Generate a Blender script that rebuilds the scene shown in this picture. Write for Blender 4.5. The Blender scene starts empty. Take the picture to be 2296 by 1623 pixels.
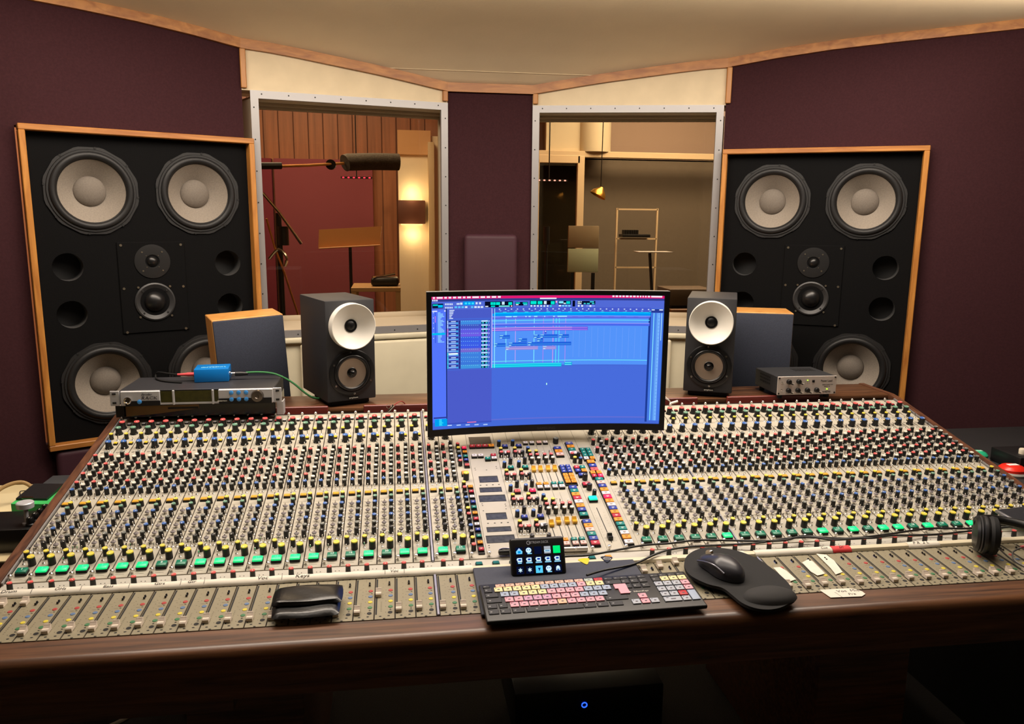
import bpy, bmesh, math, random
from mathutils import Matrix, Vector
random.seed(7)
PI = math.pi
scene = bpy.context.scene
COL = scene.collection
R_ = math.radians

# ------------------------------------------------------------------ materials
def lin(c):
    out = []
    for v in c[:3]:
        v = v / 255.0
        out.append(v / 12.92 if v <= 0.04045 else ((v + 0.055) / 1.055) ** 2.4)
    return (out[0], out[1], out[2], 1.0)

MATS = {}
def mat(name, c, rough=0.5, metal=0.0, emit=0.0, noise=0.0, nscale=60.0, bump=0.0, bscale=300.0, coat=0.0, spec=0.5, stretch=None, ecol=None, detail=4.0):
    if name in MATS: return MATS[name]
    m = bpy.data.materials.new(name); m.use_nodes = True
    nt = m.node_tree; b = nt.nodes['Principled BSDF']
    b.inputs['Base Color'].default_value = lin(c)
    b.inputs['Roughness'].default_value = rough
    b.inputs['Metallic'].default_value = metal
    b.inputs['Specular IOR Level'].default_value = spec
    if coat: b.inputs['Coat Weight'].default_value = coat
    if emit:
        b.inputs['Emission Color'].default_value = lin(ecol or c); b.inputs['Emission Strength'].default_value = emit
    tc = None
    if noise or bump:
        tc = nt.nodes.new('ShaderNodeTexCoord'); mp = nt.nodes.new('ShaderNodeMapping')
        nt.links.new(tc.outputs['Object'], mp.inputs['Vector'])
        if stretch: mp.inputs['Scale'].default_value = stretch
    if noise:
        n = nt.nodes.new('ShaderNodeTexNoise'); n.inputs['Scale'].default_value = nscale; n.inputs['Detail'].default_value = detail
        nt.links.new(mp.outputs[0], n.inputs['Vector'])
        r = nt.nodes.new('ShaderNodeValToRGB')
        a = lin(c); r.color_ramp.elements[0].position = .3; r.color_ramp.elements[1].position = .7
        r.color_ramp.elements[0].color = tuple(max(0, x * (1 - noise)) for x in a[:3]) + (1,)
        r.color_ramp.elements[1].color = tuple(min(1, x * (1 + noise)) for x in a[:3]) + (1,)
        nt.links.new(n.outputs['Fac'], r.inputs['Fac']); nt.links.new(r.outputs[0], b.inputs['Base Color'])
    if bump:
        n2 = nt.nodes.new('ShaderNodeTexNoise'); n2.inputs['Scale'].default_value = bscale; n2.inputs['Detail'].default_value = 3
        nt.links.new(mp.outputs[0], n2.inputs['Vector'])
        bp = nt.nodes.new('ShaderNodeBump'); bp.inputs['Strength'].default_value = bump; bp.inputs['Distance'].default_value = .002
        nt.links.new(n2.outputs['Fac'], bp.inputs['Height']); nt.links.new(bp.outputs[0], b.inputs['Normal'])
    MATS[name] = m
    return m

def wood(name, dark, light, stretch=(1.2, 22, 22), rough=.4, coat=.15, scale=3.0):
    if name in MATS: return MATS[name]
    m = bpy.data.materials.new(name); m.use_nodes = True
    nt = m.node_tree; b = nt.nodes['Principled BSDF']
    tc = nt.nodes.new('ShaderNodeTexCoord'); mp = nt.nodes.new('ShaderNodeMapping'); mp.inputs['Scale'].default_value = stretch
    nt.links.new(tc.outputs['Object'], mp.inputs['Vector'])
    n = nt.nodes.new('ShaderNodeTexNoise'); n.inputs['Scale'].default_value = scale; n.inputs['Detail'].default_value = 8; n.inputs['Distortion'].default_value = .6
    nt.links.new(mp.outputs[0], n.inputs['Vector'])
    r = nt.nodes.new('ShaderNodeValToRGB'); e = r.color_ramp.elements
    e[0].position = .32; e[0].color = lin(dark); e[1].position = .66; e[1].color = lin(light)
    nt.links.new(n.outputs['Fac'], r.inputs['Fac']); nt.links.new(r.outputs[0], b.inputs['Base Color'])
    b.inputs['Roughness'].default_value = rough; b.inputs['Coat Weight'].default_value = coat; b.inputs['Coat Roughness'].default_value = .25
    bp = nt.nodes.new('ShaderNodeBump'); bp.inputs['Strength'].default_value = .12; bp.inputs['Distance'].default_value = .001
    nt.links.new(n.outputs['Fac'], bp.inputs['Height']); nt.links.new(bp.outputs[0], b.inputs['Normal'])
    MATS[name] = m
    return m

def glow(name, c, s=1.0):
    if name in MATS: return MATS[name]
    m = bpy.data.materials.new(name); m.use_nodes = True
    nt = m.node_tree; nt.nodes.clear()
    o = nt.nodes.new('ShaderNodeOutputMaterial'); e = nt.nodes.new('ShaderNodeEmission')
    e.inputs['Color'].default_value = lin(c); e.inputs['Strength'].default_value = s
    nt.links.new(e.outputs[0], o.inputs['Surface'])
    MATS[name] = m
    return m

def glass(name, tint, gloss=1.0):
    m = bpy.data.materials.new(name); m.use_nodes = True
    nt = m.node_tree; nt.nodes.clear()
    o = nt.nodes.new('ShaderNodeOutputMaterial'); t = nt.nodes.new('ShaderNodeBsdfTransparent'); g = nt.nodes.new('ShaderNodeBsdfGlossy')
    mx = nt.nodes.new('ShaderNodeMixShader'); f = nt.nodes.new('ShaderNodeFresnel'); f.inputs['IOR'].default_value = 1.45
    t.inputs['Color'].default_value = lin(tint); g.inputs['Roughness'].default_value = 0.0
    nt.links.new(f.outputs[0], mx.inputs[0]); nt.links.new(t.outputs[0], mx.inputs[1]); nt.links.new(g.outputs[0], mx.inputs[2])
    nt.links.new(mx.outputs[0], o.inputs['Surface'])
    return m

PANEL = mat('panel_cream', (180, 174, 159), .5, noise=.05, nscale=25)
FPANEL = mat('panel_olive', (140, 132, 108), .48, noise=.05, nscale=25)
SPANEL = mat('panel_silver', (176, 170, 158), .45, noise=.04, nscale=20)
LEDGE = mat('ledge_grey', (186, 182, 172), .45)
BLK = mat('knob_black', (14, 14, 15), .38)
BLKM = mat('matt_black', (10, 10, 11), .7)
CHROME = mat('chrome', (215, 212, 208), .14, 1.0)
DISC = mat('smoke_disc', (132, 126, 128), .3, 0.2)
CAPS = {'R': mat('cap_red', (226, 92, 92), .5), 'W': mat('cap_white', (225, 220, 208), .5), 'G': mat('cap_grey', (112, 116, 112), .5),
        'B': mat('cap_blue', (60, 104, 178), .5), 'T': mat('cap_green', (102, 146, 124), .5), 'Y': mat('cap_yellow', (226, 206, 70), .5),
        'K': mat('cap_black', (26, 26, 28), .45)}
MARK = mat('print_dark', (70, 60, 48), .8)
LINE = mat('pointer_line', (235, 232, 220), .6)
BTN = {'R': mat('button_red', (176, 34, 52), .35), 'P': mat('button_pink', (240, 190, 184), .4), 'O': mat('button_orange', (236, 150, 36), .38),
       'W': mat('button_white', (222, 216, 222), .4), 'T': mat('button_teal', (0, 122, 114), .38), 'B': mat('button_blue', (40, 58, 150), .38),
       'L': mat('button_lit_red', (240, 20, 80), .4, emit=.5), 'Y': mat('button_yellow', (232, 196, 44), .4), 'S': mat('button_rose', (212, 92, 92), .4)}
LIT = mat('button_lit_green', (0, 214, 128), .35, emit=.75, ecol=(0, 226, 128))
LITC = mat('button_lit_cyan', (0, 228, 190), .35, emit=.8, ecol=(0, 232, 186))
UNLIT = mat('button_dark_green', (0, 122, 96), .35)
LETTER = mat('lettering_white', (232, 240, 236), .6, emit=.15)
DWOOD = wood('console_wood', (62, 38, 24), (112, 74, 48), (1.4, 26, 26), .38, .2)
DWOODY = wood('console_wood_lengthwise', (70, 42, 30), (114, 74, 52), (26, 1.6, 26), .4, .2)
REDWOOD = wood('fascia_redwood', (92, 30, 26), (124, 48, 38), (1.5, 20, 20), .4, .15)
OAK = wood('oak_trim', (150, 92, 40), (188, 128, 62), (2, 14, 14), .45, .1)
OAKV = wood('oak_trim_upright', (158, 98, 40), (194, 134, 62), (14, 14, 2), .45, .1)
BEECH = wood('beech_veneer', (196, 134, 66), (216, 158, 86), (6, 6, 2), .45, .1)

# ------------------------------------------------------------------ mesh builder
class MB:
    def __init__(s): s.bm = bmesh.new(); s.mats = []
    def mi(s, m):
        if m not in s.mats: s.mats.append(m)
        return s.mats.index(m)
    def _fin(s, n0, mt, M, smooth):
        s.bm.faces.ensure_lookup_table(); i = s.mi(mt); vs = set()
        for f in s.bm.faces[n0:]:
            f.material_index = i; f.smooth = smooth
            vs.update(f.verts)
        if M is not None: bmesh.ops.transform(s.bm, matrix=M, verts=list(vs))
        return vs
    def box(s, c, d, mt, bev=0.0, seg=2, M=None):
        n0 = len(s.bm.faces)
        if bev > 0:
            t = bmesh.new(); bmesh.ops.create_cube(t, size=1.0)
            bmesh.ops.scale(t, vec=d, verts=t.verts)
            bmesh.ops.bevel(t, geom=list(t.edges), offset=min(bev, min(d) * .49), segments=seg, affect='EDGES', profile=.5)
            mp = {v: s.bm.verts.new(v.co + Vector(c)) for v in t.verts}
            for f in t.faces: s.bm.faces.new([mp[v] for v in f.verts])
            t.free()
        else:
            x, y, z = (k / 2 for k in d)
            v = [s.bm.verts.new(Vector(c) + Vector((a * x, b * y, e * z))) for a in (-1, 1) for b in (-1, 1) for e in (-1, 1)]
            for q in ((0, 1, 3, 2), (4, 6, 7, 5), (0, 4, 5, 1), (2, 3, 7, 6), (0, 2, 6, 4), (1, 5, 7, 3)): s.bm.faces.new([v[k] for k in q])
        s._fin(n0, mt, M, bev > 0); return s
    def lathe(s, prof, mt, n=16, M=None, capped=True, mats=None):
        # prof: (radius, z) from bottom to top; mats: a material for each band
        n0 = len(s.bm.faces); rings = []
        for r, z in prof:
            if r <= 1e-7: rings.append([s.bm.verts.new((0, 0, z))])
            else: rings.append([s.bm.verts.new((r * math.cos(2 * PI * k / n), r * math.sin(2 * PI * k / n), z)) for k in range(n)])
        fm = []
        for i in range(len(rings) - 1):
            a, b = rings[i], rings[i + 1]
            for k in range(n):
                k2 = (k + 1) % n
                if len(a) == 1 and len(b) == 1: continue
                if len(a) == 1: f = s.bm.faces.new((a[0], b[k2], b[k])[::-1])
                elif len(b) == 1: f = s.bm.faces.new((a[k], a[k2], b[0]))
                else: f = s.bm.faces.new((a[k], a[k2], b[k2], b[k]))
                fm.append((f, i))
        if capped:
            if len(rings[0]) > 1: s.bm.faces.new(rings[0][::-1])
            if len(rings[-1]) > 1: fm.append((s.bm.faces.new(rings[-1]), len(rings) - 2))
        s._fin(n0, mt, M, True)
        if mats:
            for f, i in fm:
                if mats[i] is not None: f.material_index = s.mi(mats[i])
        return s
    def cyl(s, c, r, h, mt, n=16, axis='Z', r2=None, M=None):
        A = {'Z': Matrix(), 'X': Matrix.Rotation(PI / 2, 4, 'Y'), 'Y': Matrix.Rotation(-PI / 2, 4, 'X')}[axis]
        MM = Matrix.Translation(Vector(c)) @ A
        if M is not None: MM = M @ MM
        return s.lathe([(r, -h / 2), (r if r2 is None else r2, h / 2)], mt, n, MM)
    def ball(s, c, r, mt, n=14, sc=(1, 1, 1), M=None):
        k = 8; prof = [(r * math.sin(PI * i / k), -r * math.cos(PI * i / k)) for i in range(k + 1)]
        MM = Matrix.Translation(Vector(c)) @ Matrix.Diagonal((*sc, 1))
        if M is not None: MM = M @ MM
        return s.lathe(prof, mt, n, MM, False)
    def prism(s, pts, lo, hi, mt, axis='Z', M=None, smooth=False):
        # polygon in two coordinates, pushed along an axis: Z (x,y), X (y,z), Y (x,z)
        n0 = len(s.bm.faces)
        def P(a, b, t): return {'Z': (a, b, t), 'X': (t, a, b), 'Y': (a, t, b)}[axis]
        A = [s.bm.verts.new(P(a, b, lo)) for a, b in pts]; B = [s.bm.verts.new(P(a, b, hi)) for a, b in pts]
        s.bm.faces.new(A); s.bm.faces.new(B)
        for k in range(len(pts)): s.bm.faces.new((A[k], A[(k + 1) % len(pts)], B[(k + 1) % len(pts)], B[k]))
        s._fin(n0, mt, M, smooth)
        bmesh.ops.recalc_face_normals(s.bm, faces=s.bm.faces[n0:]); return s
    def quad(s, pts, mt, M=None):
        n0 = len(s.bm.faces); s.bm.faces.new([s.bm.verts.new(p) for p in pts]); s._fin(n0, mt, M, False); return s
    def flat(s, x0, y0, x1, y1, z, mt, M=None): return s.quad(((x0, y0, z), (x1, y0, z), (x1, y1, z), (x0, y1, z)), mt, M)
    def dot(s, x, y, z, rx, ry, mt, n=12, M=None):
        n0 = len(s.bm.faces); s.bm.faces.new([s.bm.verts.new((x + rx * math.cos(2 * PI * k / n), y + ry * math.sin(2 * PI * k / n), z)) for k in range(n)])
        s._fin(n0, mt, M, False); return s
    def tube(s, pts, r, mt, n=8, sub=6, M=None, r2=None):
        pts = [Vector(p) for p in pts]
        if sub > 1 and len(pts) > 2:
            q = []
            for i in range(len(pts) - 1):
                p0 = pts[max(i - 1, 0)]; p1 = pts[i]; p2 = pts[i + 1]; p3 = pts[min(i + 2, len(pts) - 1)]
                for k in range(sub):
                    t = k / sub
                    q.append(.5 * ((2 * p1) + (p2 - p0) * t + (2 * p0 - 5 * p1 + 4 * p2 - p3) * t * t + (3 * p1 - p0 - 3 * p2 + p3) * t ** 3))
            q.append(pts[-1]); pts = q
        n0 = len(s.bm.faces); rings = []; up = Vector((0, 0, 1))
        for i, p in enumerate(pts):
            d = (pts[min(i + 1, len(pts) - 1)] - pts[max(i - 1, 0)]).normalized()
            a = d.cross(up)
            if a.length < 1e-3: a = d.cross(Vector((1, 0, 0)))
            a.normalize(); b = a.cross(d).normalized()
            rr = r if r2 is None else r + (r2 - r) * i / (len(pts) - 1)
            rings.append([s.bm.verts.new(p + a * rr * math.cos(2 * PI * k / n) + b * rr * math.sin(2 * PI * k / n)) for k in range(n)])
        for a, b in zip(rings, rings[1:]):
            for k in range(n): s.bm.faces.new((a[k], a[(k + 1) % n], b[(k + 1) % n], b[k]))
        s.bm.faces.new(rings[0][::-1]); s.bm.faces.new(rings[-1])
        s._fin(n0, mt, M, True)
        bmesh.ops.recalc_face_normals(s.bm, faces=s.bm.faces[n0:]); return s
    def add(s, me, M, mt=None):
        n0 = len(s.bm.faces); vs = [s.bm.verts.new(M @ v.co) for v in me.vertices]
        ms = [s.mi(mt or x) for x in (me.materials if len(me.materials) else [mt])]
        for p in me.polygons:
            try: f = s.bm.faces.new([vs[k] for k in p.vertices])
            except ValueError: continue
            f.material_index = ms[min(p.material_index, len(ms) - 1)]; f.smooth = p.use_smooth
        return s
    def mesh(s, name, ang=35):
        me = bpy.data.meshes.new(name)
        s.bm.normal_update(); s.bm.to_mesh(me); s.bm.free()
        for m in s.mats: me.materials.append(m)
        try: me.set_sharp_from_angle(angle=R_(ang))
        except Exception: pass
        return me

def link(name, me, parent=None, loc=(0, 0, 0), rot=(0, 0, 0), label=None):
    o = bpy.data.objects.new(name, me); COL.objects.link(o)
    o.location = loc; o.rotation_euler = rot
    if parent is not None: o.parent = parent
    if label: o['label'] = label
    return o
def part(name, mb, parent, loc=(0, 0, 0), rot=(0, 0, 0), label=None): return link(name, mb.mesh(name), parent, loc, rot, label)
def tag(o, label, cat, group=None, kind=None):
    o['label'] = label; o['category'] = cat
    if group: o['group'] = group
    if kind: o['kind'] = kind
    return o
def thing(name, label, cat, loc=(0, 0, 0), rot=(0, 0, 0), group=None):
    o = bpy.data.objects.new(name, None); COL.objects.link(o); o.empty_display_size = .05
    o.location = loc; o.rotation_euler = rot
    return tag(o, label, cat, group)
def solo(name, mb, label, cat, loc=(0, 0, 0), rot=(0, 0, 0), group=None):
    return tag(part(name, mb, None, loc, rot), label, cat, group)
def struct(name, mb, loc=(0, 0, 0), rot=(0, 0, 0), label=None):
    o = part(name, mb, None, loc, rot); o['kind'] = 'structure'
    o['label'] = label or name.replace('_', ' '); return o
def copy_tree(o, parent=None):
    c = o.copy(); COL.objects.link(c)
    if parent is not None: c.parent = parent
    for ch in list(o.children): copy_tree(ch, c)
    return c

TXT = {}
def text_mesh(body, size, mt, align='CENTER', shear=0.0, ext=0.0002, sx=1.0):
    key = (body, size, mt.name, align, shear, sx)
    if key in TXT: return TXT[key]
    cu = bpy.data.curves.new('lettering', 'FONT'); cu.body = body; cu.size = size; cu.align_x = align; cu.align_y = 'CENTER'
    cu.extrude = ext; cu.shear = shear; cu.resolution_u = 2
    o = bpy.data.objects.new('lettering', cu); COL.objects.link(o)
    dg = bpy.context.evaluated_depsgraph_get(); dg.update()
    me = bpy.data.meshes.new_from_object(o.evaluated_get(dg), depsgraph=dg)
    bpy.data.objects.remove(o); bpy.data.curves.remove(cu)
    me.materials.clear(); me.materials.append(mt)
    if sx != 1.0:
        for v in me.vertices: v.co.x *= sx
    TXT[key] = me
    return me
FRONT = Matrix.Rotation(PI / 2, 4, 'X')      # lettering that faces -Y

# ------------------------------------------------------------------ camera
YAW, PIT, ROL, FPX = 0.14582614628589394, 0.18188598552680196, 0.009990415244160876, 1764.4466
CZ = 1.55
fw = Vector((math.sin(YAW) * math.cos(PIT), math.cos(YAW) * math.cos(PIT), -math.sin(PIT)))
rt = Vector((math.cos(YAW), -math.sin(YAW), 0)); up = rt.cross(fw)
r2 = math.cos(ROL) * rt + math.sin(ROL) * up; u2 = -math.sin(ROL) * rt + math.cos(ROL) * up
cam = bpy.data.cameras.new('camera'); co = bpy.data.objects.new('camera', cam); COL.objects.link(co)
cam.sensor_fit = 'HORIZONTAL'; cam.sensor_width = 36; cam.lens = FPX / 2296 * 36; cam.clip_start = .05
mw = Matrix((r2, u2, -fw)).transposed().to_4x4(); mw.translation = (0, 0, CZ); co.matrix_world = mw
scene.camera = co
def pix(p):
    d = Vector(p) - Vector((0, 0, CZ)); z = d.dot(fw)
    return 1148 + FPX * d.dot(r2) / z, 811.5 - FPX * d.dot(u2) / z, z

# ------------------------------------------------------------------ room
AL, AW = R_(28.3), R_(13.8)
Bp, Cp, Dp, Ep = Vector((-.549, 3.111)), Vector((.212, 3.298)), Vector((.559, 3.298)), Vector((1.308, 3.114))
def ceil_z(y):
    k = [(-4, 2.42), (1.5, 2.36), (2.3, 2.29), (2.64, 2.245), (2.88, 2.222), (3.0, 2.205), (3.12, 2.172), (3.235, 2.112), (3.31, 2.063), (3.6, 2.04)]
    for (a, b), (c, d) in zip(k, k[1:]):
        if y <= c: return b + (d - b) * (y - a) / (c - a)
    return k[-1][1]
PURPLE = mat('plum_fabric', (57, 31, 35), .9, noise=.12, nscale=140, bump=.25, bscale=700, spec=.15)
PLUMPAD = mat('plum_vinyl', (64, 36, 45), .55, noise=.05, nscale=8, bump=.1, bscale=60, spec=.3)
CREAM = mat('cream_fabric', (222, 205, 172), .85, noise=.05, nscale=14, bump=.08, bscale=50)
CREAMPAD = mat('cream_vinyl', (204, 196, 170), .55, noise=.05, nscale=10, bump=.06, bscale=30)
CEILM = mat('ceiling_plaster', (226, 206, 172), .9, noise=.05, nscale=3, bump=.15, bscale=90)
ALU = mat('window_aluminium', (158, 156, 156), .42, .5)
REVEAL = mat('reveal_beige', (188, 172, 146), .7)
CARPET = mat('carpet_dark', (58, 54, 50), .95, noise=.6, nscale=420, bump=.8, bscale=400)

fl = MB(); fl.box((.4, 2.0, -.05), (9, 12, .1), CARPET); struct('floor', fl, label='dark speckled carpet floor')
# ceiling: a vaulted sheet that drops toward the far wall
cb = MB(); n0 = 0
ys = [-3.2, 0, 1.0, 1.5] + [1.9 + .06 * q for q in range(23)] + [3.235, 3.27, 3.31, 3.6]
def ceil_s(y):
    if y > 3.15: return ceil_z(y)
    return sum(ceil_z(min(y + d * .06, 3.2)) for d in (-2, -1, 0, 1, 2)) / 5
rows_ = [[cb.bm.verts.new((x, y, ceil_s(y))) for x in (-3.2, 4.0)] for y in ys]
for a, b in zip(rows_, rows_[1:]): cb.bm.faces.new((a[0], b[0], b[1], a[1]))
cb._fin(0, CEILM, None, True)
cb.box((.4, .2, 2.6), (7.4, 7.0, .05), CEILM)
struct('ceiling', cb, label='sand coloured plaster ceiling sloping down to the far wall')
# seam bead along the ceiling crease
sm = MB(); sm.tube([(-.10, 3.232, 2.112), (.4, 3.232, 2.112), (.88, 3.232, 2.112)], .0012, CREAM, 6, 1); struct('trim_1', sm, label='thin bead along the ceiling crease')

def frame_of(P0, ang): return Matrix.Translation((P0.x, P0.y, 0)) @ Matrix.Rotation(ang, 4, 'Z')
def wall_top(F, s): return ceil_s((F @ Vector((s, 0, 0))).y)
def wallpiece(mb, F, s0, s1, z0, z1, mt, t=.08, n=1):
    # wall slab between two distances along the wall; z1 None follows the ceiling
    for i in range(n):
        a = s0 + (s1 - s0) * i / n; b = s0 + (s1 - s0) * (i + 1) / n
        za = wall_top(F, a) + .01 if z1 is None else z1; zb = wall_top(F, b) + .01 if z1 is None else z1
        mb.prism([(a, z0), (b, z0), (b, zb), (a, za)], 0, t, mt, 'Y', F)
FL, FWL, FC, FWR, FR = frame_of(Bp, AL), frame_of(Bp, AW), frame_of(Cp, 0), frame_of(Dp, -AW), frame_of(Ep, -AL)
WLEN = (Cp - Bp).length
w = MB(); HB, HT = .764, 1.820
wallpiece(w, FL, -2.1, -.722, 0, None, PURPLE, n=8); wallpiece(w, FL, -.722, 0, 0, HB, PURPLE); wallpiece(w, FL, -.722, 0, HT, None, PURPLE, n=6); struct('wall_left', w, label='plum fabric wall angled on the left')
w = MB(); wallpiece(w, FR, .7395, 2.3, 0, None, PURPLE, n=8); wallpiece(w, FR, 0, .7395, 0, HB, PURPLE); wallpiece(w, FR, 0, .7395, HT, None, PURPLE, n=6); wallpiece(w, FR, 0, .0075, HB, HT, PURPLE); struct('wall_right', w, label='plum fabric wall angled on the right')
w = MB(); wallpiece(w, FC, 0, Dp.x - Cp.x, 0, None, PURPLE); struct('wall_back', w, label='narrow plum wall between the two windows')
ZT, ZB, ZI, ZIT = 1.997, 1.079, 1.109, 1.970
for nm, F, flip in (('wall_back_left', FWL, 0), ('wall_back_right', FWR, 1)):
    w = MB()
    wallpiece(w, F, 0, WLEN, ZT, None, CREAM, n=6)
    wallpiece(w, F, 0, WLEN, 0, ZB, CREAMPAD)
    s0, s1 = (.028, WLEN - .002) if not flip else (.001, WLEN - .02)
    struct(nm, w, label='cream upholstered wall around the %s window' % ('right' if flip else 'left'))
    # padded cream panel below the window
    pb = MB(); a, b = (.17, .74) if not flip else (.03, .60)
    pb.box((0, 0, 0), (b - a, .024, .53), CREAMPAD, .01, 3)
    o = part('wall_cushion', pb, None); o.matrix_world = F @ Matrix.Translation(((a + b) / 2, -.0125, .785))
    tag(o, 'cream padded panel set under the %s control room window' % ('right' if flip else 'left'), 'panel')
    rl = MB(); rl.box((0, 0, 0), (WLEN - .03, .02, .024), CREAMPAD, .008, 3)
    o = part('wall_bolster', rl, None); o.matrix_world = F @ Matrix.Translation((WLEN / 2, -.0105, 1.066))
    tag(o, 'cream padded strip just under the %s window frame' % ('right' if flip else 'left'), 'rail')
    # window: aluminium frame, deep reveal, inner frame, glass
    wn = bpy.data.objects.new('window_%d' % (flip + 1), None); COL.objects.link(wn); wn.matrix_world = F; wn['kind'] = 'structure'
    wn['label'] = 'studio window with aluminium frame, %s of the pair' % ('right' if flip else 'left')
    fr = MB(); e = .028
    A = ((s0, ZB), (s1, ZB), (s1, ZT), (s0, ZT)); Bq = ((s0 + e, ZB + e), (s1 - e, ZB + e), (s1 - e, ZT - e), (s0 + e, ZT - e))
    for k in range(4):
        k2 = (k + 1) % 4
        fr.prism([A[k], A[k2], Bq[k2], Bq[k]], -.012, .004, ALU, 'Y')
    for k in range(8):
        sx = s0 + .04 + (s1 - s0 - .08) * k / 7
        fr.cyl((sx, -.0125, ZT - .012), .0025, .002, BLKM, 8, 'Y'); fr.cyl((sx, -.0125, ZB + .012), .0025, .002, BLKM, 8, 'Y')
        zz = ZB + .06 + (ZT - ZB - .12) * k / 7
        fr.cyl((s0 + .011, -.0125, zz), .0025, .002, BLKM, 8, 'Y'); fr.cyl((s1 - .011, -.0125, zz), .0025, .002, BLKM, 8, 'Y')
    part('window_frame', fr, wn)
    rv = MB(); D = .17
    x0_, x1_ = s0 + e - .004, s1 - e + .004; z0_, z1_ = ZB + e - .004, ZT - e + .004
    rv.box(((x0_ + x1_) / 2, D / 2, z0_ - .006), (x1_ - x0_, D, .012), REVEAL); rv.box(((x0_ + x1_) / 2, D / 2, z1_ + .006), (x1_ - x0_, D, .012), REVEAL)
    SPL = .045
    rv.prism([(x0_ - .012, 0), (x0_, 0), (x0_ - SPL, D), (x0_ - SPL - .012, D)], z0_, z1_, REVEAL); rv.prism([(x1_ + .012, 0), (x1_, 0), (x1_ + SPL, D), (x1_ + SPL + .012, D)], z0_, z1_, REVEAL)
    for sg, xe in ((-1, x0_), (1, x1_)):
        rv.prism([(xe, 0), (xe + sg * SPL, D), (xe, D)], z0_ - .012, z0_, REVEAL); rv.prism([(xe, 0), (xe + sg * SPL, D), (xe, D)], z1_, z1_ + .012, REVEAL)
    x0_ -= SPL; x1_ += SPL
    g = D - .012; t = .022
    zg0, zg1 = 1.135, z1_
    rv.box(((x0_ + x1_) / 2, g, zg0), (x1_ - x0_, .02, t), REVEAL, .003); rv.box(((x0_ + x1_) / 2, g, z1_ - t / 2), (x1_ - x0_, .02, t), REVEAL, .003)
    rv.box(((x0_ + x1_) / 2, g - .03, z1_ - .006), (x1_ - x0_, .01, .012), REVEAL, .002)
    rv.box((x0_ + .004, g, (z0_ + z1_) / 2), (.012, .02, z1_ - z0_), REVEAL); rv.box((x1_ - .004, g, (z0_ + z1_) / 2), (.012, .02, z1_ - z0_), REVEAL)
    rv.prism([(0.004, z0_ + .001), (g - .008, z0_ + .001), (g - .008, zg0 - t / 2)], x0_ + SPL, x1_ - SPL, REVEAL, 'X'); rv.box(((x0_ + x1_) / 2, g, (z0_ + zg0) / 2 - .004), (x1_ - x0_, .018, zg0 - z0_ - .006), REVEAL)
    part('window_sill', rv, wn)
    gl = MB(); gl.box(((x0_ + x1_) / 2, g, (zg0 + zg1) / 2), (x1_ - x0_ - .01, .006, zg1 - zg0 - t), glass('window_glass_%d' % flip, (226, 220, 208)))
    part('pane', gl, wn)
# wall behind the window walls so the soffit is closed, and the rest of the control room
w = MB(); w.box((.4, -3.1, 1.25), (7.4, .1, 2.6), mat('rear_wall_beige', (176, 156, 124), .9, noise=.05, nscale=6)); struct('wall_front', w, label='beige wall behind the viewer')
w = MB(); w.box((-2.45, .1, 1.25), (.1, 6.4, 2.6), mat('rear_wall_beige', (176, 156, 124), .9, noise=.05, nscale=6)); struct('wall_side_left', w, label='beige side wall out of view on the left')
w = MB(); w.box((3.35, .1, 1.25), (.1, 6.4, 2.6), mat('rear_wall_beige', (176, 156, 124), .9, noise=.05, nscale=6)); struct('wall_side_right', w, label='beige side wall out of view on the right')
# oak ceiling trim
k = 2
for F, a, b, n in ((FL, -2.1, 0.004, 12), (FWL, 0.0, WLEN, 8), (FC, -.002, Dp.x - Cp.x + .002, 2), (FWR, 0.0, WLEN, 8), (FR, -.004, 2.3, 12)):
    t = MB()
    for i in range(n):
        s_, e_ = a + (b - a) * i / n, a + (b - a) * (i + 1) / n
        z1, z2 = wall_top(F, s_), wall_top(F, e_)
        t.prism([(s_, z1 - .03), (e_, z2 - .03), (e_, z2 + .004), (s_, z1 + .004)], -.018, 0, OAK, 'Y', F)
    struct('trim_%d' % k, t, label='oak strip along the top of the wall'); k += 1
for F, s_ in ((FWL, .008), (FWL, WLEN - .012), (FWR, .012), (FWR, WLEN - .006)):
    t = MB(); z1 = wall_top(F, s_) - .03
    t.box((s_, -.006, (2.003 + z1) / 2), (.02, .02, z1 - 2.003), OAKV, .002, 1, F); struct('trim_%d' % k, t, label='short upright oak strip beside the cream panel'); k += 1
# plum padded panel in the middle
pp = MB(); pp.box((0, 0, 0), (.222, .04, .60), PLUMPAD, .018, 4)
solo('wall_cushion', pp, 'plum padded panel on the narrow wall behind the computer screen', 'panel', (.387, 3.2775, 1.18))
for F, s_ in ((FL, -.36),):
    pq = MB(); pq.box((0, 0, 0), (.68, .04, .744), PLUMPAD, .018, 4)
    o = part('wall_cushion', pq, None); o.matrix_world = F @ Matrix.Translation((s_, -.0205, .384))
    tag(o, 'plum padded panel below the left wall speaker', 'panel')

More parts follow.
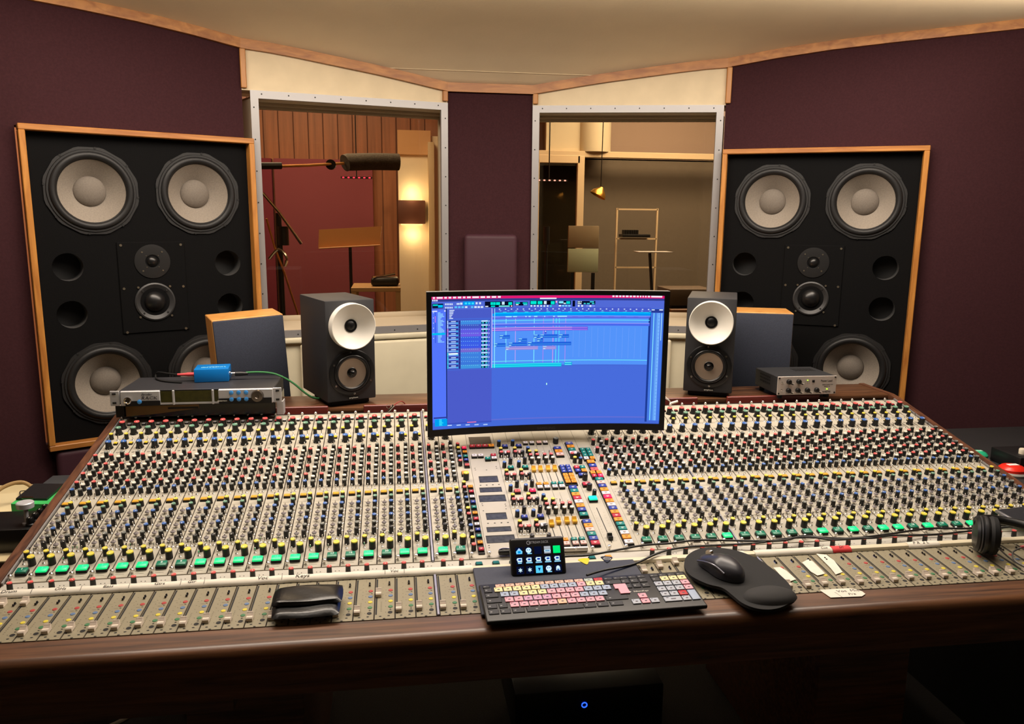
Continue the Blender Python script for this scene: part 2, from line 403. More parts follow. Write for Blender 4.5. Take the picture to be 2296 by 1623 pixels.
# ------------------------------------------------------------------ wall speakers
BAFFLE = mat('speaker_baffle', (9, 9, 10), .8, noise=.2, nscale=300, bump=.2, bscale=500, spec=.12)
RUBBER = mat('speaker_rubber', (24, 24, 25), .5, spec=.4)
BASKET = mat('speaker_basket', (22, 22, 23), .55)
CONE = mat('paper_cone', (136, 127, 116), .85, noise=.12, nscale=250)
CAPM = mat('paper_dust_cap', (116, 108, 99), .85, noise=.12, nscale=250)
TWPLATE = mat('faceplate_black', (16, 16, 17), .45)
DOME = mat('soft_dome', (20, 20, 21), .32)
SCREWM = mat('screw_dull', (120, 112, 96), .4, .8)
PORTIN = mat('port_tube', (66, 66, 66), .6)
OUT = Matrix.Rotation(PI / 2, 4, 'X')         # lathe axis z -> -y (out of the wall)
def woofer_bm(rot):
    r = .147; m = MB()
    n = 60; q = []
    for k in range(n):
        a = 2 * PI * k / n; e = (a - rot) % (PI / 6) - PI / 12; ro = r * math.cos(PI / 12) / math.cos(e)
        q.append([Vector((ro * math.cos(a), ro * math.sin(a), 0)), Vector((ro * math.cos(a), ro * math.sin(a), .006)), Vector((.127 * math.cos(a), .127 * math.sin(a), .006))])
    for k in range(n):
        for i in range(2): m.quad([q[k][i], q[(k + 1) % n][i], q[(k + 1) % n][i + 1], q[k][i + 1]], BASKET, OUT)
    m.lathe([(.136, .006), (.134, .010), (.128, .010)], BASKET, 48, OUT, False)
    for k in range(8):
        a = 2 * PI * (k + .5) / 8 + rot; m.cyl((.141 * math.cos(a), .141 * math.sin(a), .0065), .004, .002, BLKM, 8, 'Z', None, OUT)
    return m
def woofer(parent, s, z, rot=PI / 12):
    h = part('woofer', woofer_bm(rot), parent, (s, -.002, z))
    sur = MB(); prof = [(.128, .0095)] + [(.128 - .011 * (1 - math.cos(PI * i / 8)) , .0085 + .009 * math.sin(PI * i / 8)) for i in range(9)] + [(.103, .006)]
    sur.lathe(prof, RUBBER, 48, OUT, False); part('surround', sur, h)
    cn = MB(); cn.lathe([(.1045, .0066), (.095, -.004), (.075, -.024), (.05, -.045), (.046, -.049)], CONE, 48, OUT, False)
    part('cone', cn, h)
    dc = MB(); dc.lathe([(.0505, -.046), (.0495, -.041), (.047, -.038), (.040, -.031), (.028, -.025), (.014, -.021), (0, -.020)], CAPM, 32, OUT, False)
    part('dust_cap', dc, h)
def wall_speaker(F, sc, label):
    t = thing('wall_speaker', label, 'speaker'); t.matrix_world = F @ Matrix.Translation((sc, 0, 0))
    hw, zt, zb = .370, 1.824, .760
    fr = MB(); f = .019
    for (a, b, c, d) in ((-hw, zt - f, hw, zt), (-hw, zb, hw, zb + f)): fr.box(((a + c) / 2, -.018, (b + d) / 2), (c - a, .05, d - b), OAK, .002, 1)
    for sx in (-1, 1): fr.box((sx * (hw - f / 2), -.018, (zt + zb) / 2), (f, .05, zt - zb - 2 * f), OAKV, .002, 1)
    part('frame', fr, t)
    # baffle with real holes for the cones and the ports
    holes = [(-.171, 1.622, .130), (.171, 1.622, .130), (-.171, .968, .130), (.171, .968, .130)] + [(sx * .262, z, .0465) for sx in (-1, 1) for z in (1.372, 1.213)]
    b = MB(); x0_, x1_, z0_, z1_ = -hw + f, hw - f, zb + f, zt - f
    cols = [x0_, -.3335, -.0085, .0085, .3335, x1_]
    Y0 = -.003
    cells = [(-.1710, 1.622, .162, .162, .130), (.1710, 1.622, .162, .162, .130), (-.171, .968, .162, .162, .130), (.171, .968, .162, .162, .130)] + [(sx * .262, z, .0555, .0555, .0465) for sx in (-1, 1) for z in (1.372, 1.213)]
    def ringcell(cx, cz, hx, hz, r):
        n = 40; q = []
        for i in range(n):
            a = 2 * PI * i / n; c, s_ = math.cos(a), math.sin(a); m_ = max(abs(c) / hx, abs(s_) / hz)
            q.append(((cx + r * c, cz + r * s_), (cx + c / m_, cz + s_ / m_)))
        for i in range(n):
            (i0, o0), (i1, o1) = q[i], q[(i + 1) % n]
            b.quad([(i0[0], Y0, i0[1]), (i1[0], Y0, i1[1]), (o1[0], Y0, o1[1]), (o0[0], Y0, o0[1])], BAFFLE)
            # corners of the square cell
        for sx in (-1, 1):
            for sz in (-1, 1):
                a = math.atan2(sz * hz, sx * hx) % (2 * PI); i = int(a / (2 * PI) * n)
                (_, o0), (_, o1) = q[i], q[(i + 1) % n]
                b.quad([(o0[0], Y0, o0[1]), (cx + sx * hx, Y0, cz + sz * hz), (o1[0], Y0, o1[1])], BAFFLE)
    for c in cells: ringcell(*c)
    def fill(a, c, d, e):
        if d - a > 1e-4 and e - c > 1e-4: b.quad([(a, Y0, c), (d, Y0, c), (d, Y0, e), (a, Y0, e)], BAFFLE)
    for zc in (1.622, .968):
        fill(x0_, zc - .162, -.333, zc + .162); fill(-.009, zc - .162, .009, zc + .162); fill(.333, zc - .162, x1_, zc + .162)
    fill(x0_, 1.784, x1_, z1_); fill(x0_, z0_, x1_, .806)
    zs = [1.130, 1.1575, 1.2685, 1.3165, 1.4275, 1.460]
    for i, (a, c) in enumerate(zip(zs, zs[1:])):
        if i in (1, 3):
            fill(x0_, a, -.3175, c); fill(-.2065, a, .2065, c); fill(.3175, a, x1_, c)
        else: fill(x0_, a, x1_, c)
    b.box((0, .07, (zt + zb) / 2), (2 * (hw - f), .01, zt - zb - 2 * f), BLKM)
    part('baffle', b, t)
    for s_ in (-1, 1):
        for z in (1.622, .968): woofer(t, s_ * .171, z)
        for z in (1.372, 1.213):
            p = MB(); p.lathe([(.0465, .0035), (.0465, -.062), (.0, -.062)], PORTIN, 32, OUT, False, [PORTIN, BLKM]); part('port', p, t, (s_ * .262, 0, z))
    pl = MB(); pl.box((0, -.005, 1.294), (.222, .006, .318), BAFFLE, .002, 1)
    for sx in (-1, 1):
        for z in (1.442, 1.293, 1.140): pl.cyl((sx * .098, -.0085, z), .0045, .003, SCREWM, 10, 'Y')
    part('driver_plate', pl, t)
    tw = MB(); tw.lathe([(.059, .008), (.059, .011), (.050, .0115), (.024, .0115), (.020, .007), (.0185, .007)], TWPLATE, 40, OUT, False)
    for k_ in range(4):
        a = PI / 4 + k_ * PI / 2; tw.cyl((.046 * math.cos(a), -.012, .046 * math.sin(a)), .003, .002, SCREWM, 8, 'Y'); tw.cyl((.028 * math.cos(a), -.012, .028 * math.sin(a)), .0018, .002, SCREWM, 6, 'Y')
    h = part('tweeter', tw, t, (0, 0, 1.385)); d = MB(); d.lathe([(.0185, .007), (.016, .0125), (.011, .0165), (.005, .0185), (0, .019)], DOME, 24, OUT, False); part('dome', d, h)
    md = MB(); md.lathe([(.067, .008), (.067, .012), (.062, .0145), (.052, .010), (.041, .003), (.039, .006), (.0375, .003)], mat('waveguide_black', (46, 46, 47), .45), 48, OUT, False)
    for k_ in range(4):
        a = PI / 4 + k_ * PI / 2; md.cyl((.056 * math.cos(a), -.0125, .056 * math.sin(a)), .0035, .003, BLKM, 8, 'Y'); md.cyl((.074 * math.cos(a), -.010, .074 * math.sin(a)), .004, .004, SCREWM, 8, 'Y')
    h = part('midrange', md, t, (0, 0, 1.243)); d = MB(); d.lathe([(.0375, .003), (.034, .014), (.027, .022), (.016, .028), (.007, .030), (0, .0305)], DOME, 32, OUT, False); part('dome', d, h)
    return t
wall_speaker(FL, -.347, 'large black four-woofer speaker in oak frame, left plum wall')
wall_speaker(FR, .3720, 'large black four-woofer speaker in oak frame, right plum wall')

# ------------------------------------------------------------------ console
X0, P, G1, XR, G2 = -.81415, .04, .00642, .55092, .0045
XE = XR + G2 + 28 * P
SL = R_(11.5848); YM, ZM = 1.68462, CZ - .75062
SF = .0663; YF, ZF = 1.412, CZ - .759
RX, RY = .43, 1.95
cons = thing('mixing_console', 'long cream mixing console covered in coloured knobs, framed in dark brown wood', 'mixing desk', (RX, RY, 0))
MAIN = Matrix.Translation((0, YM, ZM)) @ Matrix.Rotation(SL, 4, 'X')
FADE = Matrix.Translation((0, YF, ZF)) @ Matrix.Rotation(SF, 4, 'X')
TR = Matrix.Translation((-RX, -RY, 0))
def cpart(name, mb, label=None): return part(name, mb, cons, (-RX, -RY, 0), label=label)
def sx_(i):
    if i < 22: return X0 + P * i
    if i < 24: return X0 + G1 + P * i
    if i < 30: return XR + P * (i - 24)
    return XR + G2 + P * (i - 24)
XC = X0 + G1 + 24 * P
# body under the plates
ch = MB()
ch.prism([(1.40, .70), (1.405, .786), (1.584, .7975), (1.586, .772), (1.652, .784), (2.41, .9435), (2.44, .9435), (2.44, .80), (1.75, .66)], X0 - .004, XE + .004, BLKM, 'X')
cpart('chassis', ch)
ar = MB(); prof = [(1.409, .700), (1.409, .791), (1.372, .7875)] + [(1.363 - .018 * math.sin(a), .7695 + .018 * math.cos(a)) for a in [PI / 2 * i / 6 for i in range(7)]] + [(1.345, .690), (1.36, .690)]
ar.prism(prof, X0 - .05, XE + .05, DWOOD, 'X', None, True); cpart('wooden_armrest', ar)
lr = MB(); lr.box(((X0 - .02 - .30) / 2 + .0, 1.372, .678), (.52, .03, .040), DWOOD, .003); cpart('lower_rail', lr)
for nm, xa, xb in (('wooden_cheek', X0 - .026, X0 - .006), ('wooden_cheek', XE + .006, XE + .026)):
    ck = MB(); ck.prism([(1.409, .70), (1.409, .793), (1.59, .805), (1.655, .801), (2.42, .956), (2.45, .960), (2.63, .960), (2.63, .62), (1.8, .62)], xa, xb, DWOODY, 'X'); cpart(nm, ck)
for xa in (X0 - .005, XE + .001):
    tr = MB(); tr.box((xa + .002, .354, .002), (.004, .78, .006), ALU, 0, 2, MAIN); cpart('edge_trim', tr)
dk = MB(); dk.box(((X0 + XE) / 2, 2.54, .949), (XE - X0 + .052, .18, .018), DWOOD, .003); dk.box(((X0 + XE) / 2, 2.54, .80), (XE - X0, .17, .28), BLKM); cpart('wooden_deck', dk)
for a, b in ((-.525, -.219), (-.11, .80), (.86, .985), (1.089, 1.42)):
    f = MB(); f.box(((a + b) / 2, 2.444, .953), (b - a, .012, .026), REDWOOD, .002, 1); cpart('fascia_board', f)
for a, b in ((-.49, -.23), (1.05, 1.30)):
    f = MB(); f.box(((a + b) / 2, 2.05, .33), (b - a, .70, .66), DWOOD, .004); cpart('pedestal', f)
lg = MB(); lg.prism([(1.586, .776), (1.656, .7885), (1.656, .7915), (1.586, .7795)], X0 - .004, XE + .004, LEDGE, 'X')
for i in range(52):
    x = sx_(i)
    for u in (.78, .98): lg.dot(x + u * P, 1.640, .7892, .0012, .0012, BLKM, 8)
cpart('ledge', lg)
ra = MB(); prof = [(1.5685, .8010), (1.5685, .8045), (1.5710, .8085), (1.5760, .8105), (1.5830, .8105), (1.5870, .8075), (1.588, .780)]
ra.prism(prof, X0 - .004, XE + .004, mat('rail_cream', (214, 204, 176), .45), 'X'); cpart('rail', ra)
DIV = mat('divider_metal', (172, 172, 190), .35, .6)
for xa, g in ((X0 + 22 * P, G1), (XR + 6 * P, G2)):
    d = MB(); d.box((xa + g / 2, .356, .0005), (g - .0012, .775, .005), DIV, .001, 1, MAIN)
    d.box((xa + g / 2, .080, .0005), (g - .0012, .158, .005), DIV, .001, 1, FADE); cpart('divider_rail', d)

# --- small controls (shared meshes, axis along +z, base on z = 0)
def knob(name, r, h, cap, skirt=0.0, wing=False, n=14, taper=.9):
    m = MB(); prof = []; ms = []
    if skirt:
        prof += [(skirt, 0), (skirt, .0018), (skirt * .93, .0032), (r, .0036)]; ms += [BLK, None, BLK]
    else: prof += [(r, 0)]
    if skirt: ms += [BLK]
    prof += [(r * taper, h - .0022), (r * taper, h - .0018), (r * taper * .92, h), (0, h + .0003)]
    if not skirt: ms = [BLK]
    ms += [CAPS[cap], CAPS[cap], CAPS[cap]]
    m.lathe(prof, BLK, n, None, True, ms[:len(prof) - 1])
    if wing:
        m.prism([(-r * .35, -r * .3), (r * .35, -r * .3), (0, -r * 1.35)], h * .25, h - .0002, BLK)
        m.box((0, -r * .62, h + .0004), (.0011, r * .75, .0004), LINE)
    else: m.box((0, -r * .5, h + .0004), (.0009, r * .8, .0005), LINE)
    if skirt: m.box((0, -skirt * .96, .0022), (.0012, .0012, .0012), LINE)
    return m.mesh(name)
KM = {}
for c in 'RWGBTYK': KM['s' + c] = knob('small_knob', .0059, .0182, c)
for c in 'RTB': KM['l' + c] = knob('large_knob', .0086, .0222, c, .0108, c == 'B', 20)
KM['pan'] = knob('pan_knob', .0078, .0222, 'Y', 0, False, 20, .97); KM['lvl'] = knob('level_knob', .0060, .0200, 'Y', 0, False, 16, .95)
KM['panK'] = knob('black_knob', .0072, .018, 'K', 0, False, 18, .95); KM['gk'] = knob('grey_knob', .0078, .018, 'G', 0, True, 18, .95)
def toggle(name, tilt, L=.0105):
    m = MB(); m.lathe([(.0032, 0), (.0032, .0012), (.0022, .0018), (.0018, .003), (.0012, .0034)], CHROME, 8)
    T = Matrix.Translation((0, 0, .003)) @ Matrix.Rotation(tilt, 4, 'X')
    m.lathe([(.0008, 0), (.0014, L * .8), (.0013, L), (0, L + .0009)], CHROME, 7, T, False)
    return m.mesh(name)
TG = [toggle('toggle_switch', .28), toggle('toggle_switch', -.28)]
def discsw():
    m = MB(); m.lathe([(.0030, 0), (.0030, .0012), (.0016, .002), (.0014, .0055), (.0056, .0062), (.0058, .0074), (.0044, .0090), (.0014, .0094), (0, .0095)], DISC, 14, None, False, [CHROME] * 4 + [None] * 4)
    T = Matrix.Translation((0, 0, .009)) @ Matrix.Rotation(-.25, 4, 'X')
    m.lathe([(.0008, 0), (.0013, .006), (0, .0068)], CHROME, 7, T, False)
    return m.mesh('disc_switch')
DS = discsw()
def thumbscrew():
    m = MB(); m.lathe([(.0024, 0), (.0024, .005), (.0042, .0062), (.0045, .0085), (.0040, .0112), (.0022, .0126), (0, .0128)], CHROME, 12, None, False); return m.mesh('thumb_screw')
TS = thumbscrew()
BCACHE = {}
def button(name, w, d, h, key, base=True):
    k_ = (name, w, d, h, key)
    if k_ in BCACHE: return BCACHE[k_]
    m = MB(); mt = key if not isinstance(key, str) else BTN[key]
    if base: m.box((0, 0, h * .3), (w + .0018, d + .0018, h * .6), BLKM)
    m.box((0, 0, h * .72), (w, d, h * .56), mt, .0009, 1)
    if isinstance(key, str) and name in ('routing_button', 'function_button'):
        ink = LINE if key in 'BTRL' else MARK
        m.box((0, d * .10, h + .0001), (w * .36, d * .10, .0003), ink); m.box((-w * .04, -d * .14, h + .0001), (w * .24, d * .09, .0003), ink)
    BCACHE[k_] = m.mesh(name); return BCACHE[k_]
def mutemesh(lit, n):
    m = MB(); m.box((0, 0, .0035), (.0228, .0185, .007), BLKM, .001, 1)
    mt = LIT if lit else UNLIT
    m.box((0, 0, .0080), (.0214, .0168, .0058), mt, .0016, 2)
    m.add(text_mesh(str(n), .0085, LETTER if not lit else mat('digit_pale_green', (60, 240, 160), .5, emit=.8)), Matrix.Translation((0, .002, .0110)))
    return m.mesh('mute_button')
def fadercap(name, mt, ridge):
    m = MB(); m.prism([(-.0085, 0), (-.0085, .0062), (-.0060, .0082), (0, .0068), (.0045, .0112), (.0085, .0118), (.0088, 0)], -.0056, .0056, mt, 'X')
    m.box((0, .0052, .0117), (.0112, .0006, .0004), ridge); m.box((0, .0072, .0119), (.0112, .0005, .0004), ridge)
    m.box((0, 0, -.001), (.004, .012, .002), BLKM)
    return m.mesh(name)
FC_ = fadercap('fader_cap', mat('fader_ivory', (226, 212, 196), .45), mat('fader_ridge', (190, 176, 160), .5))
FY_ = fadercap('group_fader_cap', mat('fader_amber', (226, 172, 44), .4), mat('fader_amber_ridge', (190, 138, 30), .5))
FK_ = fadercap('master_fader_cap', BLK, LINE)

INST = {}
def put(kind, me, strip, M0, x, y, z=0.0, rz=0.0):
    INST.setdefault(kind, []).append((me, strip, M0 @ Matrix.Translation((x, y, z)) @ Matrix.Rotation(rz, 4, 'Z')))
def rr(a=2.4): return random.uniform(-a, a)

# --- channel strips
def strip_plate():
    m = MB(); w_ = .0388
    m.box((.02, .355, -.0015), (w_, .770, .003), PANEL)
    for u, v in ((.24, .570), (.24, .532)):
        m.dot(u * P, v, .0003, .0036, .0036, MARK, 14); m.dot(u * P, v, .0005, .0021, .0021, LEDGE, 12); m.dot(u * P, v, .0007, .0010, .0010, BLKM, 8)
    for v in (.213, .181, .152, .123, .093):
        for u in (.20, .55): m.flat(u * P - .0014, v - .0003, u * P + .0014, v + .0003, .0003, MARK)
    for v in (.489, .441, .393, .349, .478, .432, .384, .336, .203, .173, .144, .114):
        m.flat(.49 * P - .0008, v - .0008, .49 * P + .0008, v + .0008, .0003, MARK)
        m.flat(.94 * P - .0008, v - .0004, .94 * P + .0008, v + .0004, .0003, MARK)
    m.flat(.12 * P, .2275, .20 * P, .229, .0003, BLKM)
    m.flat(.0388 - .0002, -.030, .0394 + .0002, .740, .0002, mat('strip_gap', (52, 40, 30), .8)); m.flat(.0006, -.030, .0011, .740, .0002, MATS['strip_gap'])
    m.flat(.30 * P, -.0205, .74 * P, -.0199, .0003, MARK); m.flat(.04 * P, -.0185, .13 * P, -.0165, .0003, BLKM)
    m.flat(.10 * P, .240, .52 * P, .2404, .0003, MARK)
    return m.mesh('channel_strip')
SPM = strip_plate()
def fader_plate():
    m = MB(); w_ = .0388
    m.box((.02, .080, -.0015), (w_, .158, .003), FPANEL)
    m.flat(.045 * P, .017, .125 * P, .151, .0003, BLKM)
    m.flat(.0388 - .0002, .001, .0394 + .0002, .159, .0002, MATS['strip_gap']); m.flat(.0006, .001, .0011, .159, .0002, MATS['strip_gap'])
    for v, c in ((.105, 'R'), (.084, 'B'), (.0635, 'Y'), (.0435, 'T')):
        mt = {'R': mat('dot_red', (172, 64, 62), .4), 'B': mat('dot_blue', (92, 118, 156), .4), 'Y': mat('dot_yellow', (212, 196, 66), .4), 'T': mat('dot_green', (60, 118, 78), .4)}[c]
        m.lathe([(.0046, 0), (.0046, .0004), (.0040, .0010), (0, .0012)], mt, 16, Matrix.Translation((.775 * P, v, 0)), False)
        m.dot(.54 * P, v + .001, .0003, .0008, .0008, MARK, 8)
    m.dot(.76 * P, .023, .0004, .0046, .0046, BLKM, 16); m.dot(.77 * P, .0335, .0003, .0021, .0014, BLKM, 10); m.dot(.54 * P, .024, .0003, .0008, .0008, MARK, 8)
    m.flat(.55 * P, .0945, .74 * P, .0950, .0003, MARK); m.dot(.83 * P, .0955, .0003, .0020, .0010, BLKM, 8)
    for u, v in ((.66, .1555), (.31, .1555), (.29, .0105), (.69, .0115), (.475, .0025)): m.dot(u * P, v, .0003, .0026, .0016, BLKM, 10)
    for i in range(6): m.dot(.545 * P + random.uniform(-.0003, .0003), .142 + .003 * i, .0003, .0005, .0006, MARK, 6)
    for i in range(7): m.flat(.29 * P, .028 + .0055 * i, .36 * P, .0286 + .0055 * i, .0003, MARK)
    for i in range(5): m.flat(.36 * P, .075 + .014 * i, .42 * P, .0756 + .014 * i, .0003, MARK)
    m.flat(.19 * P, .1115, .38 * P, .1118, .0003, MARK)
    return m.mesh('fader_strip')
FPM = fader_plate()
def slide_switch():
    m = MB(); m.box((0, 0, .0006), (.0046, .012, .0012), CHROME, .0004, 1)
    m.box((0, .0036, .0022), (.0030, .0034, .0042), BLKM, .0004, 1); m.box((0, -.0036, .0022), (.0030, .0034, .0042), BLKM, .0004, 1)
    return m.mesh('slide_switch')
SS = slide_switch()
LITL = {2, 3, 4, 5, 6, 7, 10, 11, 12, 13, 14, 15, 16, 19, 21, 22, 23}
LITR = {6, 12, 14, 16, 17, 19, 22, 24, 26, 27, 28}
caps_at = {0: .130, 1: .130, 2: .131, 3: .026, 19: .088, 24: .135, 25: .147, 26: .152, 27: .06, 28: .03, 29: .03}
MROT = (SL, 0, 0)
AUXR = ((.22, .489), (.24, .441), (.26, .393), (.26, .349)); AUXW = ((.75, .478), (.73, .432), (.74, .384), (.74, .336))
AUXG = ((.77, .505), (.75, .453), (.77, .407), (.75, .360), (.76, .313)); EQK = ((.77, .203, 'B'), (.77, .173, 'G'), (.77, .144, 'B'), (.78, .114, 'G'), (.78, .089, 'K'))
for i in range(52):
    x = sx_(i); M0 = MAIN @ Matrix.Translation((x, 0, 0))
    st = link('channel_strip', SPM, cons, (x - RX, YM - RY, ZM), MROT)
    def k_(kind, key, u, v, a=2.4, z=0): put(kind, KM[key], st, M0, u * P, v, z, rr(a))
    k_('gain_knob', 'lR', .50, .680); k_('line_knob', 'lT', .51, .644); k_('filter_knob', 'sY', .25, .613); k_('threshold_knob', 'lB', .50, .559, .6)
    put('phase_button', button('phase_button', .0085, .007, .0065, 'R'), st, M0, .22 * P, .697)
    put('phantom_button', button('phantom_button', .0085, .007, .0065, 'W'), st, M0, .80 * P, .700)
    put('gate_button', button('gate_button', .0085, .0085, .0065, 'Y'), st, M0, .76 * P, .580)
    put('group_button', button('group_button', .0150, .0105, .0070, mat('button_amber', (214, 160, 48), .4)), st, M0, .30 * P, .266)
    for u, v in AUXR: k_('red_aux_knob', 'sR', u, v)
    for u, v in AUXW: k_('white_aux_knob', 'sW', u, v)
    for u, v in AUXG: k_('grey_aux_knob', 'sG', u, v)
    k_('blue_send_knob', 'sB', .28, .314); k_('yellow_send_knob', 'sY', .75, .252); k_('green_send_knob', 'sT', .77, .229)
    for u, v, c in EQK: k_('eq_knob', 's' + c, u, v)
    for v in (.213, .181, .152, .123, .093): put('disc_switch', DS, st, M0, .355 * P, v, 0, rr(.3))
    for u, v in ((.72, .605), (.71, .537), (.27, .298), (.72, .295), (.52, .286), (.26, .034), (.17, .076), (.40, .074), (.63, .073), (.85, .072), (.24, .467), (.26, .419), (.27, .372), (.27, .332),
                 (.90, .196), (.90, .166), (.90, .137), (.91, .107)):
        put('toggle_switch', random.choice(TG), st, M0, u * P, v, 0, rr(.2))
    k_('level_knob', 'lvl', .27, .053); k_('pan_knob', 'pan', .72, .031)
    n = i + 1 if i < 24 else i - 23; lit = (n in LITL) if i < 24 else (n in LITR)
    put('mute_button', mutemesh(lit, n), st, M0, .53 * P, 0.0)
    put('thumb_screw', TS, st, M0, .03 * P, .734); put('thumb_screw', TS, st, M0, .15 * P, -.018)
    put('solo_knob', KM['sR'], st, Matrix.Translation((x, 1.633, .787)), .47 * P, 0, 0, rr())
for i in list(range(24)) + [23.5] + list(range(24, 52)):
    x = sx_(i) if i != 23.5 else XR - P
    M0 = FADE @ Matrix.Translation((x, 0, 0))
    st = link('fader_strip', FPM, cons, (x - RX, YF - RY, ZF), (SF, 0, 0))
    cv = caps_at.get(i, .026 + random.uniform(-.002, .006)) if i != 23.5 else .12
    put('fader_cap', FC_, st, M0, .17 * P, cv, .0006)
    put('slide_switch', SS, st, M0, .705 * P, .129)

# --- centre section modules
def mod(u0, u1, mt=PANEL):
    m = MB(); m.box(((u0 + u1) * P / 2, .355, -.0015), ((u1 - u0) * P - .0008, .770, .003), mt); return m
CM = MAIN @ Matrix.Translation((XC, 0, 0))
def cmod(name, mb): return part(name, mb, cons, (XC - RX, YM - RY, ZM), MROT)
def cb_(st, u, v, c, w_=.0118, d=.0105, kind='function_button'): put(kind, button(kind, w_, d, .0085, c), st, CM, u * P, v)
def ck_(st, u, v, c, kind='master_knob'): put(kind, KM['s' + c], st, CM, u * P, v, 0, rr())
def tg_(st, u, v): put('toggle_switch', random.choice(TG), st, CM, u * P, v, 0, rr(.2))
m = mod(0, 1)
for u, v, d in ((.72, .436, .118), (.70, .134, .30)): m.box((u * P, v, .001), (.0150, d, .004), BLKM)
st = cmod('master_module', m)
for v, c in zip((.485, .460, .435, .414, .386), 'LOTBS'): cb_(st, .73, v, c)
for v, c in zip((.272, .247, .222, .197, .173, .147, .121, .098, .075, .049, .023, -.003), 'ORWBTORWBTOR'): cb_(st, .70, v, c)
for v, c in zip((.492, .468, .444, .417, .394, .279, .254, .228, .204, .180, .155, .130, .105, .080, .055, .030, .003), 'RYGBRYRKBGYRKBGYR'): ck_(st, .28, v, c)
put('function_button', button('function_button', .0165, .018, .009, mat('button_brown', (206, 140, 60), .4)), st, CM, .49 * P, .342)
put('pan_knob', KM['pan'], st, CM, .52 * P, .318)
m = mod(1, 3, SPANEL)
WIN = ((1.38, 2.65, .299, .332), (1.28, 2.73, .250, .274), (1.14, 2.85, .204, .236), (1.37, 2.64, .123, .153), (1.25, 2.72, .071, .092), (1.11, 2.81, .026, .057))
SMOKE = mat('smoked_window', (62, 62, 62), .25, noise=.35, nscale=90)
for a, b, c, d in WIN:
    m.flat(a * P, c, b * P, d, .0003, BLKM); m.flat(a * P + .0012, c + .0008, b * P - .0012, d - .005, .0005, SMOKE)
for u in (1.4, 1.81, 2.22, 2.62):
    m.dot(u * P, .286, .0003, .0024, .0018, BLKM, 10); m.dot(u * P, .108, .0003, .0024, .0018, BLKM, 10)
for u, v in ((2.01, .365), (1.25, .376), (1.26, .367), (2.72, .381), (2.73, .372), (1.27, .196), (1.28, .188), (2.72, .190), (2.73, .182), (1.27, .164), (2.7, .168), (1.2, .018), (1.2, .009), (1.12, -.012)): m.dot(u * P, v, .0003, .0018, .0014, BLKM, 8)
for v0, v1 in ((.515, .56), (.60, .66)): m.flat(1.2 * P, v0, 2.8 * P, v1, .0003, MARK)
st = cmod('meter_panel', m)
for u, c in zip((1.34, 1.79, 2.25, 2.70), 'RRRO'): cb_(st, u, .493, c, .0155, .013)
for u, v, c in ((1.35, .437, 'W'), (1.80, .437, 'W'), (2.25, .418, 'T'), (2.69, .420, 'W'), (2.69, .436, 'R')): cb_(st, u, v, c, .0140, .012)
for c0 in (3, 4):
    st = cmod('master_module', mod(c0, c0 + 1))
    for r, dv in enumerate((0, -.1235, -.247, -.367)):
        ck_(st, c0 + .27, .499 + dv, 'B'); cb_(st, c0 + .68, .488 + dv, ('B', 'T', 'S' if c0 == 3 else 'L', 'B')[r], .0150, .0125)
        ck_(st, c0 + .26, .455 + dv, 'Y'); ck_(st, c0 + .24, .434 + dv, 'R'); cb_(st, c0 + .69, .449 + dv, 'W' if (r == 3 and c0 == 4) or (r == 0 and c0 == 3) else 'P', .0145, .0135)
        ck_(st, c0 + .73, .433 + dv, 'R' if c0 == 3 else 'K')
        for u in (.20, .41, .63): tg_(st, c0 + u, .421 + dv)
        ck_(st, c0 + .75, .394 + dv, 'K')
for c0 in (5, 6):
    m = mod(c0, c0 + 1)
    for dv in (0, -.254):
        for u in (.20, .67): m.flat((c0 + u) * P - .0010, .285 + dv, (c0 + u) * P + .0010, .386 + dv, .0003, BLKM)
        m.flat((c0 + .44) * P - .0002, .39 + dv, (c0 + .44) * P + .0002, .49 + dv, .0003, MARK)
        for i in range(9): m.flat((c0 + .42) * P, .29 + .009 * i + dv, (c0 + .46) * P, .2906 + .009 * i + dv, .0003, MARK)
        m.dot((c0 + .02) * P + .003, .458 + dv, .0003, .0016, .0012, BLKM, 8)
    st = cmod('master_module', m)
    for r, dv in enumerate((0, -.254)):
        for j, u in enumerate((.23, .70)):
            if r == 0: cb_(st, c0 + u, .504, 'P' if (c0, j) == (6, 0) else 'W', .0125, .0105)
            if c0 == 5: ck_(st, c0 + u + .02, .434 + dv, 'Y')
            else: tg_(st, c0 + u - .02, .436 + dv)
            if c0 == 5 and j == 0: ck_(st, c0 + u - .02, .455 + dv, 'B')
            ck_(st, c0 + u, .413 + dv, 'R'); ck_(st, c0 + u + .02, .393 + dv, 'W')
            put('group_fader_cap', FY_, st, CM, (c0 + u - .03) * P, .350 + dv + (-.009 if (c0, j, r) == (5, 0, 1) else 0), .0006)
            cb_(st, c0 + u, .272 + dv, 'O' if c0 == 5 else 'T', .0135, .011); cb_(st, c0 + u, .2565 + dv, 'W' if r == 0 else 'P', .0135, .013)
KR = 'routing_button'
m = mod(7, 8)
m.box((7.41 * P, .446, .001), (.0235, .056, .004), BLKM); m.box((7.42 * P, .316, .001), (.0330, .104, .004), BLKM); m.box((7.39 * P, .182, .001), (.0235, .146, .004), BLKM); m.box((7.39 * P, .043, .001), (.0235, .108, .004), BLKM)
st = cmod('master_module', m)
put('grey_knob', KM['gk'], st, CM, 7.49 * P, .506, 0, -1.2)
for v, c in ((.464, 'B'), (.446, 'O'), (.428, 'P')): cb_(st, 7.41, v, c, .0205, .0150, KR)
for u in (7.22, 7.62):
    for v in (.359, .345, .331): cb_(st, u, v, 'B', .0130, .0128, KR)
    for v in (.312, .295, .278): cb_(st, u, v, 'O', .0130, .0150, KR)
